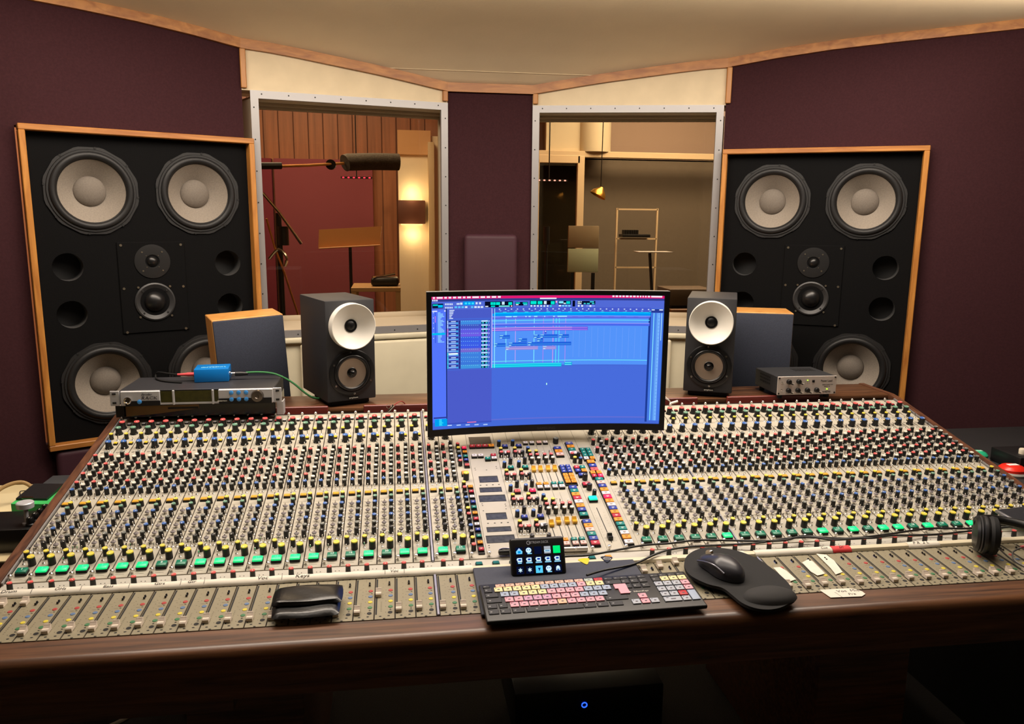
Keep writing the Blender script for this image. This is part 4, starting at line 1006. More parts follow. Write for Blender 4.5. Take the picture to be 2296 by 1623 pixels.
m = MB(); m.tube([(.040, 0, .003), (.075, 0, .004), (.110, .0, .001), (.140, 0, -.008), (.180, .0, -.032), (.220, .0, -.068), (.245, .012, -.086), (.27, .06, -.098)], .0032, mat('cable_green', (58, 128, 74), .5), 8); part('cord', m, cb)
# silver amplifier on the right
ld = thing('load_box', 'black amplifier box with silver front and black knobs, right end of the deck', 'amplifier', (1.358, 2.42, .958))
m = MB(); m.box((0, .0845, .046), (.208, .165, .061), mat('case_black', (40, 41, 44), .55, bump=.1, bscale=400), .002, 1)
for i in range(6):
    for j in range(3): m.box((-.1043, .06 + .013 * i, .042 + .011 * j), (.0010, .008, .006), BLKM)
for i in range(7):
    for j in range(3): m.box((.01 + .011 * i, .095 + .016 * j, .0768), (.007, .010, .0008), BLKM)
part('case', m, ld)
m = MB(); m.box((0, -.001, .046), (.211, .004, .063), mat('brushed_silver', (200, 190, 182), .36, .4, noise=.05, nscale=30, stretch=(40, 1, 1)), .001, 1)
for sx in (-1, 1):
    for z in (.020, .072): m.cyl((sx * .100, -.0035, z), .0028, .002, BLK, 10, 'Y')
m.box((.0215, -.0035, .060), (.0085, .002, .0075), BLK); part('front_panel', m, ld)
for x, z in ((-.0665, .0600), (-.0315, .0600), (-.0665, .0300), (-.0330, .0300), (.0010, .0300), (.0345, .0300)):
    q = MB(); q.lathe([(.0085, 0), (.0083, .006), (.0066, .0075), (.0060, .011), (0, .0115)], BLK, 20, OUT, False); q.box((.0085, -.0075, -.0035), (.014, .006, .0035), BLK, .001, 1, Matrix.Rotation(.4, 4, 'Y')); q.box((.0125, -.0108, -.005), (.006, .0006, .0016), LINE, 0, 1, Matrix.Rotation(.0, 4, 'Y')); part('knob', q, ld, (x, -.003, z))
for z in (.057, .032): part('toggle_switch', MB().add(TG[0], Matrix.Translation((0, 0, 0)) @ OUT), ld, (-.0905, -.003, z))
for x, z, s_ in ((.0005, .064, .0022), (.0725, .0325, .0026)):
    q = MB(); q.ball((0, 0, 0), s_, glow('led_yellow_green', (190, 240, 70), 1.5)); part('led', q, ld, (x, -.004, z))
q = MB()
for i in range(3):
    for j in range(2): q.dot(0, 0, 0, .0012, .0012, MARK, 8, Matrix.Translation((-.0075 + .007 * i, -.0034, .052 + .006 * j)) @ FRONT)
q.add(text_mesh('Power Load', .0100, DK, 'CENTER', 0, .0002, .85), Matrix.Translation((.069, -.0034, .0605)) @ FRONT); q.add(text_mesh('Speaker Emulator Load', .0040, DK, 'CENTER', 0, .0002, 1), Matrix.Translation((.074, -.0034, .0478)) @ FRONT); q.add(text_mesh('Model PL-1A', .0040, DK), Matrix.Translation((.072, -.0034, .0415)) @ FRONT)
q.add(text_mesh('FRYETTE', .0072, DK, 'CENTER', 0, .0003, 1.15), Matrix.Translation((.070, -.0034, .0225)) @ FRONT); part('lettering', q, ld)
for sx in (-1, 1):
    for y in (.02, .15):
        q = MB(); q.cyl((sx * .085, y, .008), .009, .016, BLKM, 12); part('foot', q, ld)
# small plugs by the top edge
pg = thing('jack_plug', 'small silver plug with a red lead, lying on the top screws left of the screen', 'plug', (-.026, 2.42, .958))
m = MB(); m.cyl((0, 0, 0), .0048, .030, CHROME, 14, 'Z', None, Matrix.Rotation(R_(41), 4, 'Y')); part('body', m, pg)
m = MB(); m.tube([(.010, 0, .010), (.022, .006, .018), (.035, .016, .019), (.046, .03, .006)], .0016, mat('lead_red', (150, 48, 44), .5), 6); part('lead', m, pg)
m = MB(); m.tube([(.006 * math.cos(a) - .006, -.003, .008 + .006 * math.sin(a)) for a in [PI * 2 * i / 12 for i in range(13)]], .0009, CHROME, 6, 1); part('ring', m, pg)
pg = thing('jack_plug', 'white plug with white leads, lying on the deck edge right of the screen', 'plug', (.893, 2.415, .957))
m = MB(); m.lathe([(.0042, -.014), (.0042, .014)], mat('plug_white', (226, 222, 212), .4), 12, Matrix.Rotation(R_(75), 4, 'Y')); part('body', m, pg)
m = MB()
for d in (0, .004): m.tube([(-.012, 0, .003), (-.022, .003, .010 + d), (-.034, .012, .016 + d)], .0012, LINE, 6)
part('lead', m, pg)

# ------------------------------------------------------------------ desk items on the fader panel
def fade_pt(x, y): return ZF + (y - YF) * math.tan(SF)
SLATE = mat('slate_board', (46, 50, 64), .6, noise=.1, nscale=200)
bd = MB(); bd.box((.3275, 1.490, fade_pt(0, 1.490) + .0045), (.355, .188, .007), SLATE, .0015, 1, None)
o = part('blank_board', MB().box((0, 0, 0), (.356, .188, .007), SLATE, .0015, 1), None, (.3285, 1.488, fade_pt(0, 1.488) + .0045), (SF, 0, 0))
tag(o, 'flat dark slate board laid between the faders under the keyboard', 'board'); bd.bm.free()
# keyboard
KBB = mat('keyboard_black', (17, 17, 18), .42); KEYB = mat('key_black', (22, 22, 23), .5)
KC = {'p': mat('key_peach', (232, 178, 158), .5), 'y': mat('key_yellow', (228, 214, 160), .5), 'b': mat('key_blue', (158, 172, 196), .5), 'r': mat('key_pink', (230, 160, 176), .5),
      'm': mat('key_mauve', (200, 150, 184), .5), 'o': mat('key_salmon', (236, 184, 152), .5), 'g': mat('key_mint', (178, 192, 184), .5), 'R': mat('key_red', (190, 24, 38), .5), 'k': KEYB, 's': mat('key_grey', (172, 178, 190), .5)}
kb = thing('keyboard', 'black computer keyboard with pastel shortcut keys on the console front edge', 'keyboard', (.375, 1.354, .7920), (R_(5.4), 0, R_(1.2)))
m = MB(); m.box((0, .069, .0080), (.438, .130, .009), KBB, .0035, 3); part('body', m, kb)
KEYS = []
def key(x, y, w_, c, d=.0155, mark=True): KEYS.append((x, y, w_, d, c, mark))
# zoomed layout: x = (px-345)/17.8*... worked out in millimetres from the left edge of the case
pit = .0190; lx = -.219
y5, y4, y3, y2, y1, y0 = .121, .1075, .0895, .0705, .0515, .0325
key(lx + .014, y5, .014, 'k', .009)
for i, c in enumerate('pppppppppgR'): key(lx + .042 + .0205 * i, y5, .0180, c, .0100)
for i in range(2): key(lx + .042 + .0205 * (11 + i), y5, .018, 'k', .010)
key(lx + .016, y4, .016, 'k')
for i, c in enumerate('yyyyybbbbryy'): key(lx + .037 + pit * i, y4, .0168, c)
key(lx + .037 + pit * 12 + .010, y4, .034, 'k')
key(lx + .021, y3, .026, 'k')
for i, c in enumerate('bbyyyrrrrbbb'): key(lx + .047 + pit * i, y3, .0168, c)
key(lx + .023, y2, .030, 'k')
for i, c in enumerate('rrmmmrrrbbb'): key(lx + .053 + pit * i, y2, .0168, c)
key(lx + .0165, y1, .019, 'k'); key(lx + .038, y1, .0165, 'k')
for i, c in enumerate('rrrrrorrrr'): key(lx + .0605 + pit * i, y1, .0168, c)
key(lx + .0605 + pit * 10 + .0155, y1, .046, 'k')
for x, w_ in ((.017, .020), (.040, .020), (.065, .024), (.137, .112), (.206, .024), (.232, .022), (.260, .026)): key(lx + x, y0, w_, 'k')
for r, yy in ((y5, .010), (y4, .0155), (y3, .0155)):
    for i in range(3): key(.0815 + pit * i, r, .0165, 'k', yy)
key(.0815 + pit, y1, .0168, 'r'); key(.0815, y0, .0168, 's'); key(.0815 + pit, y0, .0168, 'r'); key(.0815 + 2 * pit, y0, .0168, 's')
nx = .1475
for i in range(4): key(nx + pit * i, y5, .0165, 'k', .010)
for i, c in enumerate("kyyy"): key(nx + pit * i, y4, .0168, c)
for i, c in enumerate('sssr'): key(nx + pit * i, y3, .0168, c)
for i, c in enumerate('sssr'): key(nx + pit * i, y2, .0168, c)
for i, c in enumerate('ssR'): key(nx + pit * i, y1, .0168, c)
key(nx + pit * .5, y0, .0358, 's'); key(nx + pit * 2, y0, .0168, 's'); KEYS.append((nx + pit * 3, (y0 + y1) / 2, .0168, .0345, 'b', False))
INK = mat('key_ink', (90, 84, 92), .7); KINK = mat('key_ink_white', (150, 150, 150), .7)
for x, y, w_, d, c, mk in KEYS:
    if c == 'k': continue
    q = MB(); q.box((0, 0, .0010), (w_, d, .0030), KC[c], .0012, 2)
    if mk:
        q.flat(-w_ * .36, d * .18, -w_ * .22, d * .32, .0027, INK); q.flat(-w_ * .12, -d * .16, w_ * .16, d * .05, .0027, INK)
    part('key', q, kb, (x, y, .0125))
for x, y, w_, d, c, mk in KEYS:
    if c != 'k': continue
    q = MB(); q.box((0, 0, .0006), (w_, d, .0022), KEYB, .0010, 1); q.flat(-w_ * .34, -d * .1, -w_ * .34 + .004, d * .06, .0019, KINK); part('black_key', q, kb, (x, y, .0125))
q = MB(); ex = lx + .047 + pit * 12 + .009
q.prism([(ex - .012, y3 + .0078), (ex + .0135, y3 + .0078), (ex + .0135, y2 - .0078), (ex - .006, y2 - .0078), (ex - .006, y3 - .0085), (ex - .012, y3 - .0085)], .0125, .0150, KC['r']); part('enter_key', q, kb)
q = MB(); q.add(text_mesh('EditorsKeys', .0065, LINE, 'CENTER', 0, .0001, 1.0), Matrix.Translation((.1035, y2 - .001, .0128))); q.box((.0795, y2 - .001, .0127), (.0060, .0018, .0004), LINE); q.box((.0795, y2 - .001, .0127), (.0018, .0060, .0004), LINE); part('lettering', q, kb)
# control pad with lit keys
SDB = mat('pad_black', (13, 13, 14), .4)
sd = thing('control_pad', 'small black control pad with fifteen glowing icon keys, propped behind the keyboard', 'control pad', (.288, 1.527, .8065), (0, 0, .01))
SDM = Matrix.Rotation(R_(-29), 4, 'X')
m = MB(); m.box((0, .010, .040), (.118, .020, .080), SDB, .006, 3, SDM); part('body', m, sd)
m = MB(); m.prism([(.012, .002), (.070, .002), (.045, .055)], -.045, .045, SDB, 'X'); part('stand', m, sd)
q = MB(); q.add(text_mesh('STREAM DECK', .0072, mat('pad_print', (190, 194, 200), .6, emit=.1), 'CENTER', 0, .0001, .85), SDM @ Matrix.Translation((.004, -.0006, .0690)) @ FRONT)
q.lathe([(.0042, 0), (.0042, .0004), (.0030, .0004), (.0030, 0)], mat('pad_print', (0, 0, 0)), 18, SDM @ Matrix.Translation((-.0195, -.0004, .0690)) @ OUT, False); q.box((-.0178, -.0006, .0690), (.0030, .0004, .0009), MATS['pad_print'], 0, 1, SDM); part('lettering', q, sd)
ICY, INV, IGR, IGN, IWH = (120, 214, 255), (12, 22, 60), (176, 180, 186), (0, 240, 120), (214, 244, 255)
icons = ['h', 'c', 'n', 'w', 'G', 'f', 'f', 'f', 'f', 'f', 's', 's', 'L', 'c', 'm']
for k_, ic in enumerate(icons):
    cx, cz = -.0405 + .0203 * (k_ % 5), .0525 - .0197 * (k_ // 5)
    T = SDM @ Matrix.Translation((cx, -.0002, cz)) @ FRONT
    q = MB()
    def R2(x0, y0, x1, y1, c, z=.0006): q.flat(x0, y0, x1, y1, z, glow('icon_%d_%d_%d' % c, c, 1.0), T)
    q.box((0, 0, 0), (.0158, .0158, .0008), glow('icon_%d_%d_%d' % INV, INV, .6), .0018, 2, T)
    if ic == 'G': q.box((0, 0, .0003), (.0156, .0156, .0008), glow('icon_%d_%d_%d' % IGN, IGN, 1.0), .0022, 3, T)
    elif ic == 'L': q.box((0, 0, .0003), (.0150, .0150, .0008), glow('icon_%d_%d_%d' % (90, 210, 250), (90, 210, 250), 1.0), .0022, 3, T); q.prism([(-.003, .003), (.003, .003), (0, -.004)], .0009, .0012, glow('icon_10_60_120', (10, 60, 120), 1.0), 'Z', T)
    elif ic == 'w': R2(-.0070, .0010, .0070, .0075, IGR); R2(-.0070, -.0045, .0070, .0005, IWH); R2(-.0070, -.0075, .0070, -.0050, IGR); R2(-.005, -.0030, .005, -.001, (60, 120, 170), .0008)
    elif ic == 'h': q.prism([(-.006, -.006), (.006, -.006), (.007, -.001), (.0, .0065), (-.007, -.001)], .0005, .0008, glow('icon_%d_%d_%d' % ICY, ICY, 1.0), 'Z', T); q.prism([(-.002, .002), (.002, .002), (0, .006)], .0009, .0011, glow('icon_230_190_230', (230, 190, 230), 1.0), 'Z', T); R2(-.003, -.0045, .003, 0, (0, 150, 230), .0010)
    elif ic == 'f': R2(-.0050, -.0030, .0050, .0055, IWH); R2(-.0064, .0005, -.0030, .0040, IWH); R2(-.0030, .0000, .0030, .0035, (20, 60, 170), .0008); R2(-.0068 if k_ > 5 else -.004, -.0062, .0068 if k_ > 5 else .004, -.0040, (150, 225, 255))
    elif ic == 'c': q.dot(0, .0008, .0006, .0060, .0056, glow('icon_%d_%d_%d' % IWH, IWH, 1.0), 16, T); R2(-.0035, .0010, -.0010, .0026, (30, 90, 190), .0008); R2(.0010, .0010, .0035, .0026, (30, 90, 190), .0008); R2(-.0030, -.0070, .0066, -.0050, (150, 225, 255))
    elif ic == 's':
        for a in range(3): q.box((0, 0, .0008), (.0016, .0086, .0003), glow('icon_%d_%d_%d' % IWH, IWH, 1.0), 0, 1, T @ Matrix.Rotation(a * PI / 3, 4, 'Z'))
    elif ic == 'm': q.dot(0, .001, .0006, .0042, .0046, glow('icon_%d_%d_%d' % IWH, IWH, 1.0), 14, T); R2(-.0042, -.0042, .0042, .0005, IWH); R2(-.0022, -.0040, .0022, -.0012, (30, 90, 170), .0008)
    part('lit_key', q, sd)
# mouse mat with wrist rest, mouse
MAT_ = mat('mat_black', (24, 24, 25), .85, bump=.1, bscale=600)
outl = [(.622, 1.440), (.600, 1.478), (.604, 1.522), (.625, 1.560), (.660, 1.586), (.700, 1.590), (.742, 1.572), (.772, 1.535), (.788, 1.480), (.793, 1.425), (.784, 1.385), (.765, 1.357), (.735, 1.338), (.705, 1.333), (.680, 1.342), (.664, 1.362), (.657, 1.390), (.648, 1.420)]
def smooth(pts, n=5):
    out = []; L = len(pts)
    for i in range(L):
        p0, p1, p2, p3 = (Vector(pts[(i + k_) % L]) for k_ in (-1, 0, 1, 2))
        for k_ in range(n):
            t = k_ / n; v = .5 * ((2 * p1) + (p2 - p0) * t + (2 * p0 - 5 * p1 + 4 * p2 - p3) * t * t + (3 * p1 - p0 - 3 * p2 + p3) * t ** 3); out.append((v.x, v.y))
    return out
mm = thing('mouse_mat', 'black mouse mat with a padded wrist rest, right of the keyboard', 'mouse mat', (.70, 1.46, fade_pt(0, 1.46) + .012), (SF, 0, 0))
m = MB(); po = [(x - .70, y - 1.46) for x, y in smooth(outl)]; m.prism(po, -.0005, .006, MAT_); part('mat', m, mm)
m = MB(); m.ball((.030, -.083, .006), .052, mat('rest_black', (40, 39, 39), .8, bump=.08, bscale=700), 32, (1.08, .62, .32), Matrix.Translation((0, 0, 0))); part('wrist_rest', m, mm)
ms = thing('computer_mouse', 'dark grey cordless mouse resting on the black mouse mat', 'mouse', (.672, 1.486, fade_pt(0, 1.486) + .0185), (SF, 0, R_(24)))
def mousebody():
    m = MB(); n, r = 28, 12; V = []
    for i in range(r + 1):
        t = i / r; row = []
        for k_ in range(n):
            a = 2 * PI * k_ / n; c, s = math.cos(a), math.sin(a)
            rx = .0345 * (1 - .16 * math.exp(-((s * .055 - .012) / .02) ** 2)); ry = .058
            q = math.sin(t * PI / 2); hgt = .036 * math.cos(t * PI / 2) ** .62
            y = ry * s * q; hz = hgt * (1 - .45 * max(0, y / ry) - .08 * max(0, -y / ry))
            row.append(m.bm.verts.new((rx * c * q ** .85, y, hz + .001)))
        V.append(row)
    MS = mat('mouse_grey', (52, 52, 58), .32, .1)
    for i in range(r):
        for k_ in range(n):
            try: m.bm.faces.new((V[i][k_], V[i][(k_ + 1) % n], V[i + 1][(k_ + 1) % n], V[i + 1][k_]))
            except ValueError: pass
    m.bm.faces.new(V[r]); bmesh.ops.remove_doubles(m.bm, verts=m.bm.verts, dist=1e-5); m._fin(0, MS, None, True); bmesh.ops.recalc_face_normals(m.bm, faces=m.bm.faces)
    return m
part('shell', mousebody(), ms)
m = MB(); m.cyl((0, .036, .0235), .0085, .007, CHROME, 18, 'X'); part('scroll_wheel', m, ms)
m = MB(); m.tube([(-.0305, .040, .012), (-.0325, .015, .021), (-.0318, -.010, .024), (-.029, -.034, .017)], .0022, mat('mouse_silver', (112, 112, 120), .3, .6), 8); part('side_strip', m, ms)
# leather pouch
LEA = mat('leather_black', (14, 14, 15), .28, bump=.15, bscale=120)
pc = thing('leather_pouch', 'glossy black leather pouch lying across the faders left of centre', 'pouch', (-.1825, 1.462, fade_pt(0, 1.462) + .0125), (SF, 0, R_(1)))
def pillow(mb, c, d, mt, n=16, puff=.5):
    V = []
    for j in range(n + 1):
        row = []
        for i in range(n + 1):
            u = i / n * 2 - 1; v = j / n * 2 - 1; e = (1 - abs(u) ** 6) * (1 - abs(v) ** 6)
            row.append((c[0] + d[0] / 2 * u * (1 - .04 * v * v), c[1] + d[1] / 2 * v * (1 - .05 * u * u), e ** puff * d[2] * (.85 + .15 * math.sin(3 * u + 2 * v))))
        V.append(row)
    n0 = len(mb.bm.faces)
    T = [[mb.bm.verts.new((x, y, c[2] + z)) for x, y, z in r] for r in V]; B = [[mb.bm.verts.new((x, y, c[2] - min(z, .004))) for x, y, z in r] for r in V]
    for j in range(n):
        for i in range(n):
            mb.bm.faces.new((T[j][i], T[j][i + 1], T[j + 1][i + 1], T[j + 1][i])); mb.bm.faces.new((B[j][i], B[j + 1][i], B[j + 1][i + 1], B[j][i + 1]))
    mb._fin(n0, mt, None, True); bmesh.ops.remove_doubles(mb.bm, verts=mb.bm.verts, dist=1e-5)
m = MB(); pillow(m, (0, -.006, .003), (.128, .096, .009), LEA); part('pouch_body', m, pc)
m = MB(); pillow(m, (.001, .008, .0125), (.134, .066, .009), LEA, 16, .35); part('flap', m, pc)
# guitar picks, pen, clip
def pick(mb, mt, th=.0008):
    pts = smooth([(0, -.014), (-.009, .000), (-.0125, .010), (0, .0135), (.0125, .010), (.009, .000)], 5); mb.prism(pts, 0, th, mt)
p_ = MB(); pick(p_, mat('pick_yellow', (226, 200, 28), .35)); solo('guitar_pick', p_, 'yellow guitar pick on the slate board', 'guitar pick', (.397, 1.575, fade_pt(0, 1.575) + .0085), (SF, 0, .1))
p_ = MB(); pick(p_, BLK, .0012); p_.dot(.001, .003, .0014, .0085, .0065, mat('pick_badge', (170, 168, 160), .4), 18); p_.dot(.001, .003, .0016, .0065, .0045, BLK, 18); p_.box((.001, .003, .0017), (.009, .0022, .0002), MATS['pick_badge'])
solo('guitar_pick', p_, 'black guitar pick with a silver badge on the slate board', 'guitar pick', (.447, 1.578, fade_pt(0, 1.578) + .0085), (SF, 0, -.2))
pn = thing('marker_pen', 'silver marker pen lying on the console beside the control pad', 'pen', (.384, YM + math.cos(SL) * -.022, ZM - .022 * math.sin(SL) + .0060), (0, 0, R_(-2)))
m = MB(); m.cyl((0, 0, 0), .0058, .080, mat('pen_silver', (198, 192, 186), .3, .5), 16, 'X'); part('barrel', m, pn)
m = MB(); m.lathe([(.0058, 0), (.0058, .032), (.0045, .040), (0, .041)], BLK, 16, Matrix.Translation((-.040, 0, 0)) @ Matrix.Rotation(-PI / 2, 4, 'Y')); part('cap', m, pn)
cl = thing('audio_adapter', 'short black adapter plug poking out left of the control pad', 'adapter', (.236, 1.660, .8035))
m = MB(); m.lathe([(.0, -.020), (.0060, -.018), (.0068, -.006), (.0068, .020), (.0, .022)], BLK, 14, Matrix.Rotation(PI / 2, 4, 'Y'), False); part('body', m, cl)
m = MB(); m.tube([(-.017, 0, .0062), (-.008, .001, .0085), (.006, .001, .0072)], .0013, CHROME, 6); part('clip', m, cl)
# tape
TAPE = mat('masking_tape', (226, 220, 206), .8, noise=.03, nscale=60, bump=.15, bscale=60); TAPER = mat('tape_red', (224, 66, 70), .75); PENM = mat('pen_ink', (52, 50, 48), .8)
def rail_tape(name, x0, x1, mt, label, words=(), group=None):
    m = MB(); prof = [(1.5668, .8022), (1.5672, .8050), (1.5702, .8092), (1.5756, .8115), (1.5835, .8115)]
    n = max(4, int((x1 - x0) / .012)); rows_ = []
    for i in range(n + 1):
        x = x0 + (x1 - x0) * i / n; j = random.uniform(-.0008, .0008)
        rows_.append([m.bm.verts.new((x, y + j * (k_ / 2 - 1) , z + abs(j) * .5)) for k_, (y, z) in enumerate(prof)])
    for a, b_ in zip(rows_, rows_[1:]):
        for k_ in range(len(prof) - 1): m.bm.faces.new((a[k_], b_[k_], b_[k_ + 1], a[k_ + 1]))
    m._fin(0, mt, None, True)
    TM = Matrix.Translation((0, 1.5748, .8115)) @ Matrix.Rotation(.42, 4, 'X')
    for wx, wd, sz in words:
        if wd == '|': m.box((wx, 0, .0003), (.0008, .012, .0002), PENM, 0, 1, TM @ Matrix.Translation((0, 0, 0)))
        else: m.add(text_mesh(wd, sz, PENM, 'CENTER', .2, .0001, 1.25), TM @ Matrix.Translation((wx, .001, .0006)))
    m.bm.normal_update()
    return solo(name, m, label, 'tape', group=group)
rail_tape('masking_tape', X0 + .001, .150, TAPE, 'long white masking tape with channel names along the left faders',
          [(-.77, 'Drum', .010), (-.728, '|', 0), (-.675, 'OHs', .009), (-.636, '|', 0), (-.585, 'Bass', .009), (-.545, '|', 0), (-.487, 'Gtrs', .009), (-.446, '|', 0), (-.425, 'Gtr', .009), (-.40, '|', 0), (-.285, 'Voc', .011), (-.246, '|', 0), (-.205, 'Keys', .012), (-.035, '|', 0), (-.016, 'Voc', .009), (.005, '|', 0)])
rail_tape('masking_tape', .712, .766, TAPE, 'short white masking tape marked FL IN behind the mouse mat', [(.74, 'FL IN', .009)])
rail_tape('masking_tape', .790, .976, TAPE, 'white masking tape between the mouse mat and the red tape', [(.958, 'Cue', .008)])
rail_tape('coloured_tape', .977, 1.023, TAPER, 'red tape piece among the white tapes above the right faders', [(1.0, 'DI', .009)])
rail_tape('masking_tape', 1.166, 1.246, TAPE, 'short white masking tape marked PR 2L above the far right faders', [(1.2, 'P R  2 L', .010)])
def flat_tape(name, pts, z, label, rot=(0, 0, 0)):
    m = MB(); cx = sum(p[0] for p in pts) / len(pts); cy = sum(p[1] for p in pts) / len(pts)
    m.prism([(x - cx, y - cy) for x, y in pts], 0, .0006, TAPE); return m, (cx, cy, z)
for pts, lab in (([(.806, 1.515), (.822, 1.516), (.828, 1.500), (.832, 1.462), (.812, 1.455), (.806, 1.470)], 'white tape scrap over a fader slot just right of the mouse mat'),
                 ([(.881, 1.530), (.902, 1.542), (.908, 1.532), (.907, 1.478), (.886, 1.472), (.880, 1.490)], 'middle one of three white tape scraps over the right faders'),
                 ([(.934, 1.565), (.955, 1.558), (.958, 1.530), (.949, 1.480), (.928, 1.472), (.932, 1.500)], 'white tape scrap over the faders just below the red tape')):
    m, l = flat_tape('masking_tape', pts, fade_pt(0, sum(p[1] for p in pts) / len(pts)) + .0022, lab); solo('masking_tape', m, lab, 'tape', l, (SF, 0, 0))
m, l = flat_tape('masking_tape', [(.860, 1.418), (.868, 1.387), (.935, 1.384), (.948, 1.392), (.947, 1.402), (.938, 1.413), (.925, 1.417)], .7915, '')
m.add(text_mesh('Voc  Mic', .0125, PENM, 'CENTER', .1, .0001, 1.1), Matrix.Translation((.0, .0055, .0008))); m.add(text_mesh('Pre', .0110, PENM, 'CENTER', .1, .0001, 1.1), Matrix.Translation((.002, -.0075, .0008)))
m.box((-.028, 0, .0007), (.0006, .022, .0002), PENM, 0, 1, Matrix.Rotation(.25, 4, 'Z')); m.box((.024, .004, .0007), (.0006, .018, .0002), PENM, 0, 1, Matrix.Rotation(.25, 4, 'Z'))
solo('masking_tape', m, 'white tape label marked Voc Mic Pre on the wooden armrest', 'tape', l, (R_(4.0), 0, 0))
# cables over the console
CBL = mat('cable_black', (16, 16, 17), .45)
m = MB(); m.tube([(.335, 1.600, .812), (.365, 1.596, .815), (.41, 1.594, .816), (.477, 1.612, .816), (.55, 1.640, .812), (.617, 1.652, .808), (.688, 1.662, .808), (.768, 1.650, .808), (.828, 1.640, .808), (.892, 1.636, .808), (.95, 1.655, .808), (.999, 1.641, .807), (1.060, 1.632, .806), (1.16, 1.640, .808), (1.28, 1.656, .810), (1.38, 1.64, .812), (1.46, 1.632, .82)], .0026, CBL)
solo('black_cable', m, 'black cable winding from the control pad along the console ledge', 'cable')
m = MB(); m.tube([(.38, 1.488, .8205), (.425, 1.518, .815), (.499, 1.549, .8105), (.573, 1.587, .8172), (.646, 1.618, .812), (.717, 1.631, .807), (.827, 1.634, .806), (.9, 1.645, .808), (.966, 1.642, .809), (1.004, 1.616, .812), (1.07, 1.612, .814), (1.103, 1.608, .815), (1.158, 1.622, .812), (1.267, 1.612, .814), (1.375, 1.618, .816), (1.47, 1.60, .83)], .0025, CBL)
solo('black_cable', m, 'black keyboard cable running behind the mouse mat toward the headphones', 'cable')
# ------------------------------------------------------------------ headphones and phone on the right
HPB = mat('headphone_black', (18, 18, 19), .4); HPC = mat('headphone_cushion', (12, 12, 13), .75); HPS = mat('headphone_sheen', (58, 58, 60), .3)
hp = thing('headphones', 'black closed headphones standing on the far right faders', 'headphones', (1.36, 1.51, fade_pt(0, 1.51)))
TX = Matrix.Rotation(-PI / 2, 4, 'Y') @ Matrix.Rotation(0, 4, 'X')
def cup(x, y, z, rz, sgn):
    T = Matrix.Translation((x, y, z)) @ Matrix.Rotation(rz, 4, 'Z') @ Matrix.Rotation(.12, 4, 'X') @ TX
    if sgn < 0: T = T @ Matrix.Rotation(PI, 4, 'X')
    m = MB(); m.lathe([(.0405, -.004), (.0425, .002), (.0425, .008), (.0400, .010), (.0415, .0125), (.0390, .0150), (.0400, .0175), (.0350, .0230), (.020, .0255), (0, .026)], HPB, 40, T, False, [None, HPS, None, BLKM, HPS, BLKM, None, None, None])
    part('ear_cup', m, hp)
    m = MB(); m.lathe([(0, -.006), (.022, -.008), (.026, -.020), (.034, -.0235), (.0425, -.019), (.0440, -.010), (.0405, -.003)], HPC, 40, T, False); part('ear_cushion', m, hp)
cup(-.038, .012, .050, -.52, 1); cup(.052, -.052, .046, -.62, -1)
m = MB(); m.tube([(-.050, .024, .072), (-.020, .060, .066), (.04, .075, .058), (.090, .030, .056), (.084, -.030, .060), (.066, -.058, .066)], .0105, HPB, 12); part('headband', m, hp)
m = MB(); m.tube([(-.050, -.022, .048), (-.026, -.050, .020), (-.003, -.085, .006), (.012, -.125, -.004), (.020, -.158, -.004), (.030, -.172, -.020), (.035, -.176, -.12)], .0019, mat('cable_grey', (86, 84, 82), .4), 8)
m.tube([(.040, -.005, .022), (.015, -.012, .016), (-.002, -.035, .010), (-.002, -.060, .006), (.006, -.100, .003), (.016, -.140, -.001), (.026, -.162, -.006), (.033, -.170, -.03), (.040, -.174, -.12)], .0019, MATS['cable_grey'], 8); part('cord', m, hp)
m = MB(); m.cyl((.052, -.004, .0235), .0032, .024, mat('plug_rose', (206, 100, 104), .4), 12, 'X'); part('plug', m, hp)
ph = thing('phone', 'grey phone lying on the knobs at the far right end of the console', 'phone', (1.565, 1.668, .827), (SL * .6, 0, R_(8)))
m = MB(); m.box((0, 0, 0), (.150, .074, .0085), mat('phone_edge', (150, 150, 152), .3, .7), .003, 2); part('body', m, ph)
m = MB(); m.box((0, 0, .0045), (.142, .066, .0008), mat('phone_face', (52, 54, 58), .2), .0003, 1); part('front', m, ph)

# ------------------------------------------------------------------ left side table
CRM = mat('table_cream', (214, 196, 152), .7, noise=.10, nscale=9, bump=.1, bscale=16); TBW = mat('table_edge', (82, 54, 40), .5)
tb = thing('side_table', 'cream topped side table standing left of the console', 'table', (-1.22, 2.15, 0))
m = MB(); m.box((0, 0, .7485), (.72, .56, .005), CRM, .001, 1); part('tabletop', m, tb)
m = MB(); m.box((0, 0, .723), (.72, .56, .046), TBW, .002, 1); part('frame', m, tb)
for sx in (-1, 1):
    for sy in (-1, 1): m = MB(); m.box((sx * .33, sy * .25, .35), (.04, .04, .70), TBW); part('leg', m, tb)
PAPER = mat('paper_cream', (222, 206, 164), .85, noise=.06, nscale=7)
m = MB(); nx_, ny_ = 12, 10
V = [[m.bm.verts.new((-.14 + .28 * i / nx_, -.10 + .20 * j / ny_, .0012 + .0015 * abs(math.sin(1.7 * i) * math.cos(1.3 * j)))) for i in range(nx_ + 1)] for j in range(ny_ + 1)]
for j in range(ny_):
    for i in range(nx_): m.bm.faces.new((V[j][i], V[j][i + 1], V[j + 1][i + 1], V[j + 1][i]))
m._fin(0, PAPER, None, True); solo('paper_sheet', m, 'crumpled cream paper sheet on the side table behind the black pedal', 'paper', (-1.10, 2.25, .751), (0, 0, .15))
pe = thing('effects_pedal', 'black effects pedal with chrome switch and black knobs on the side table', 'pedal', (-.965, 1.98, .751))
PED = mat('pedal_black', (22, 22, 22), .3, noise=.1, nscale=40)
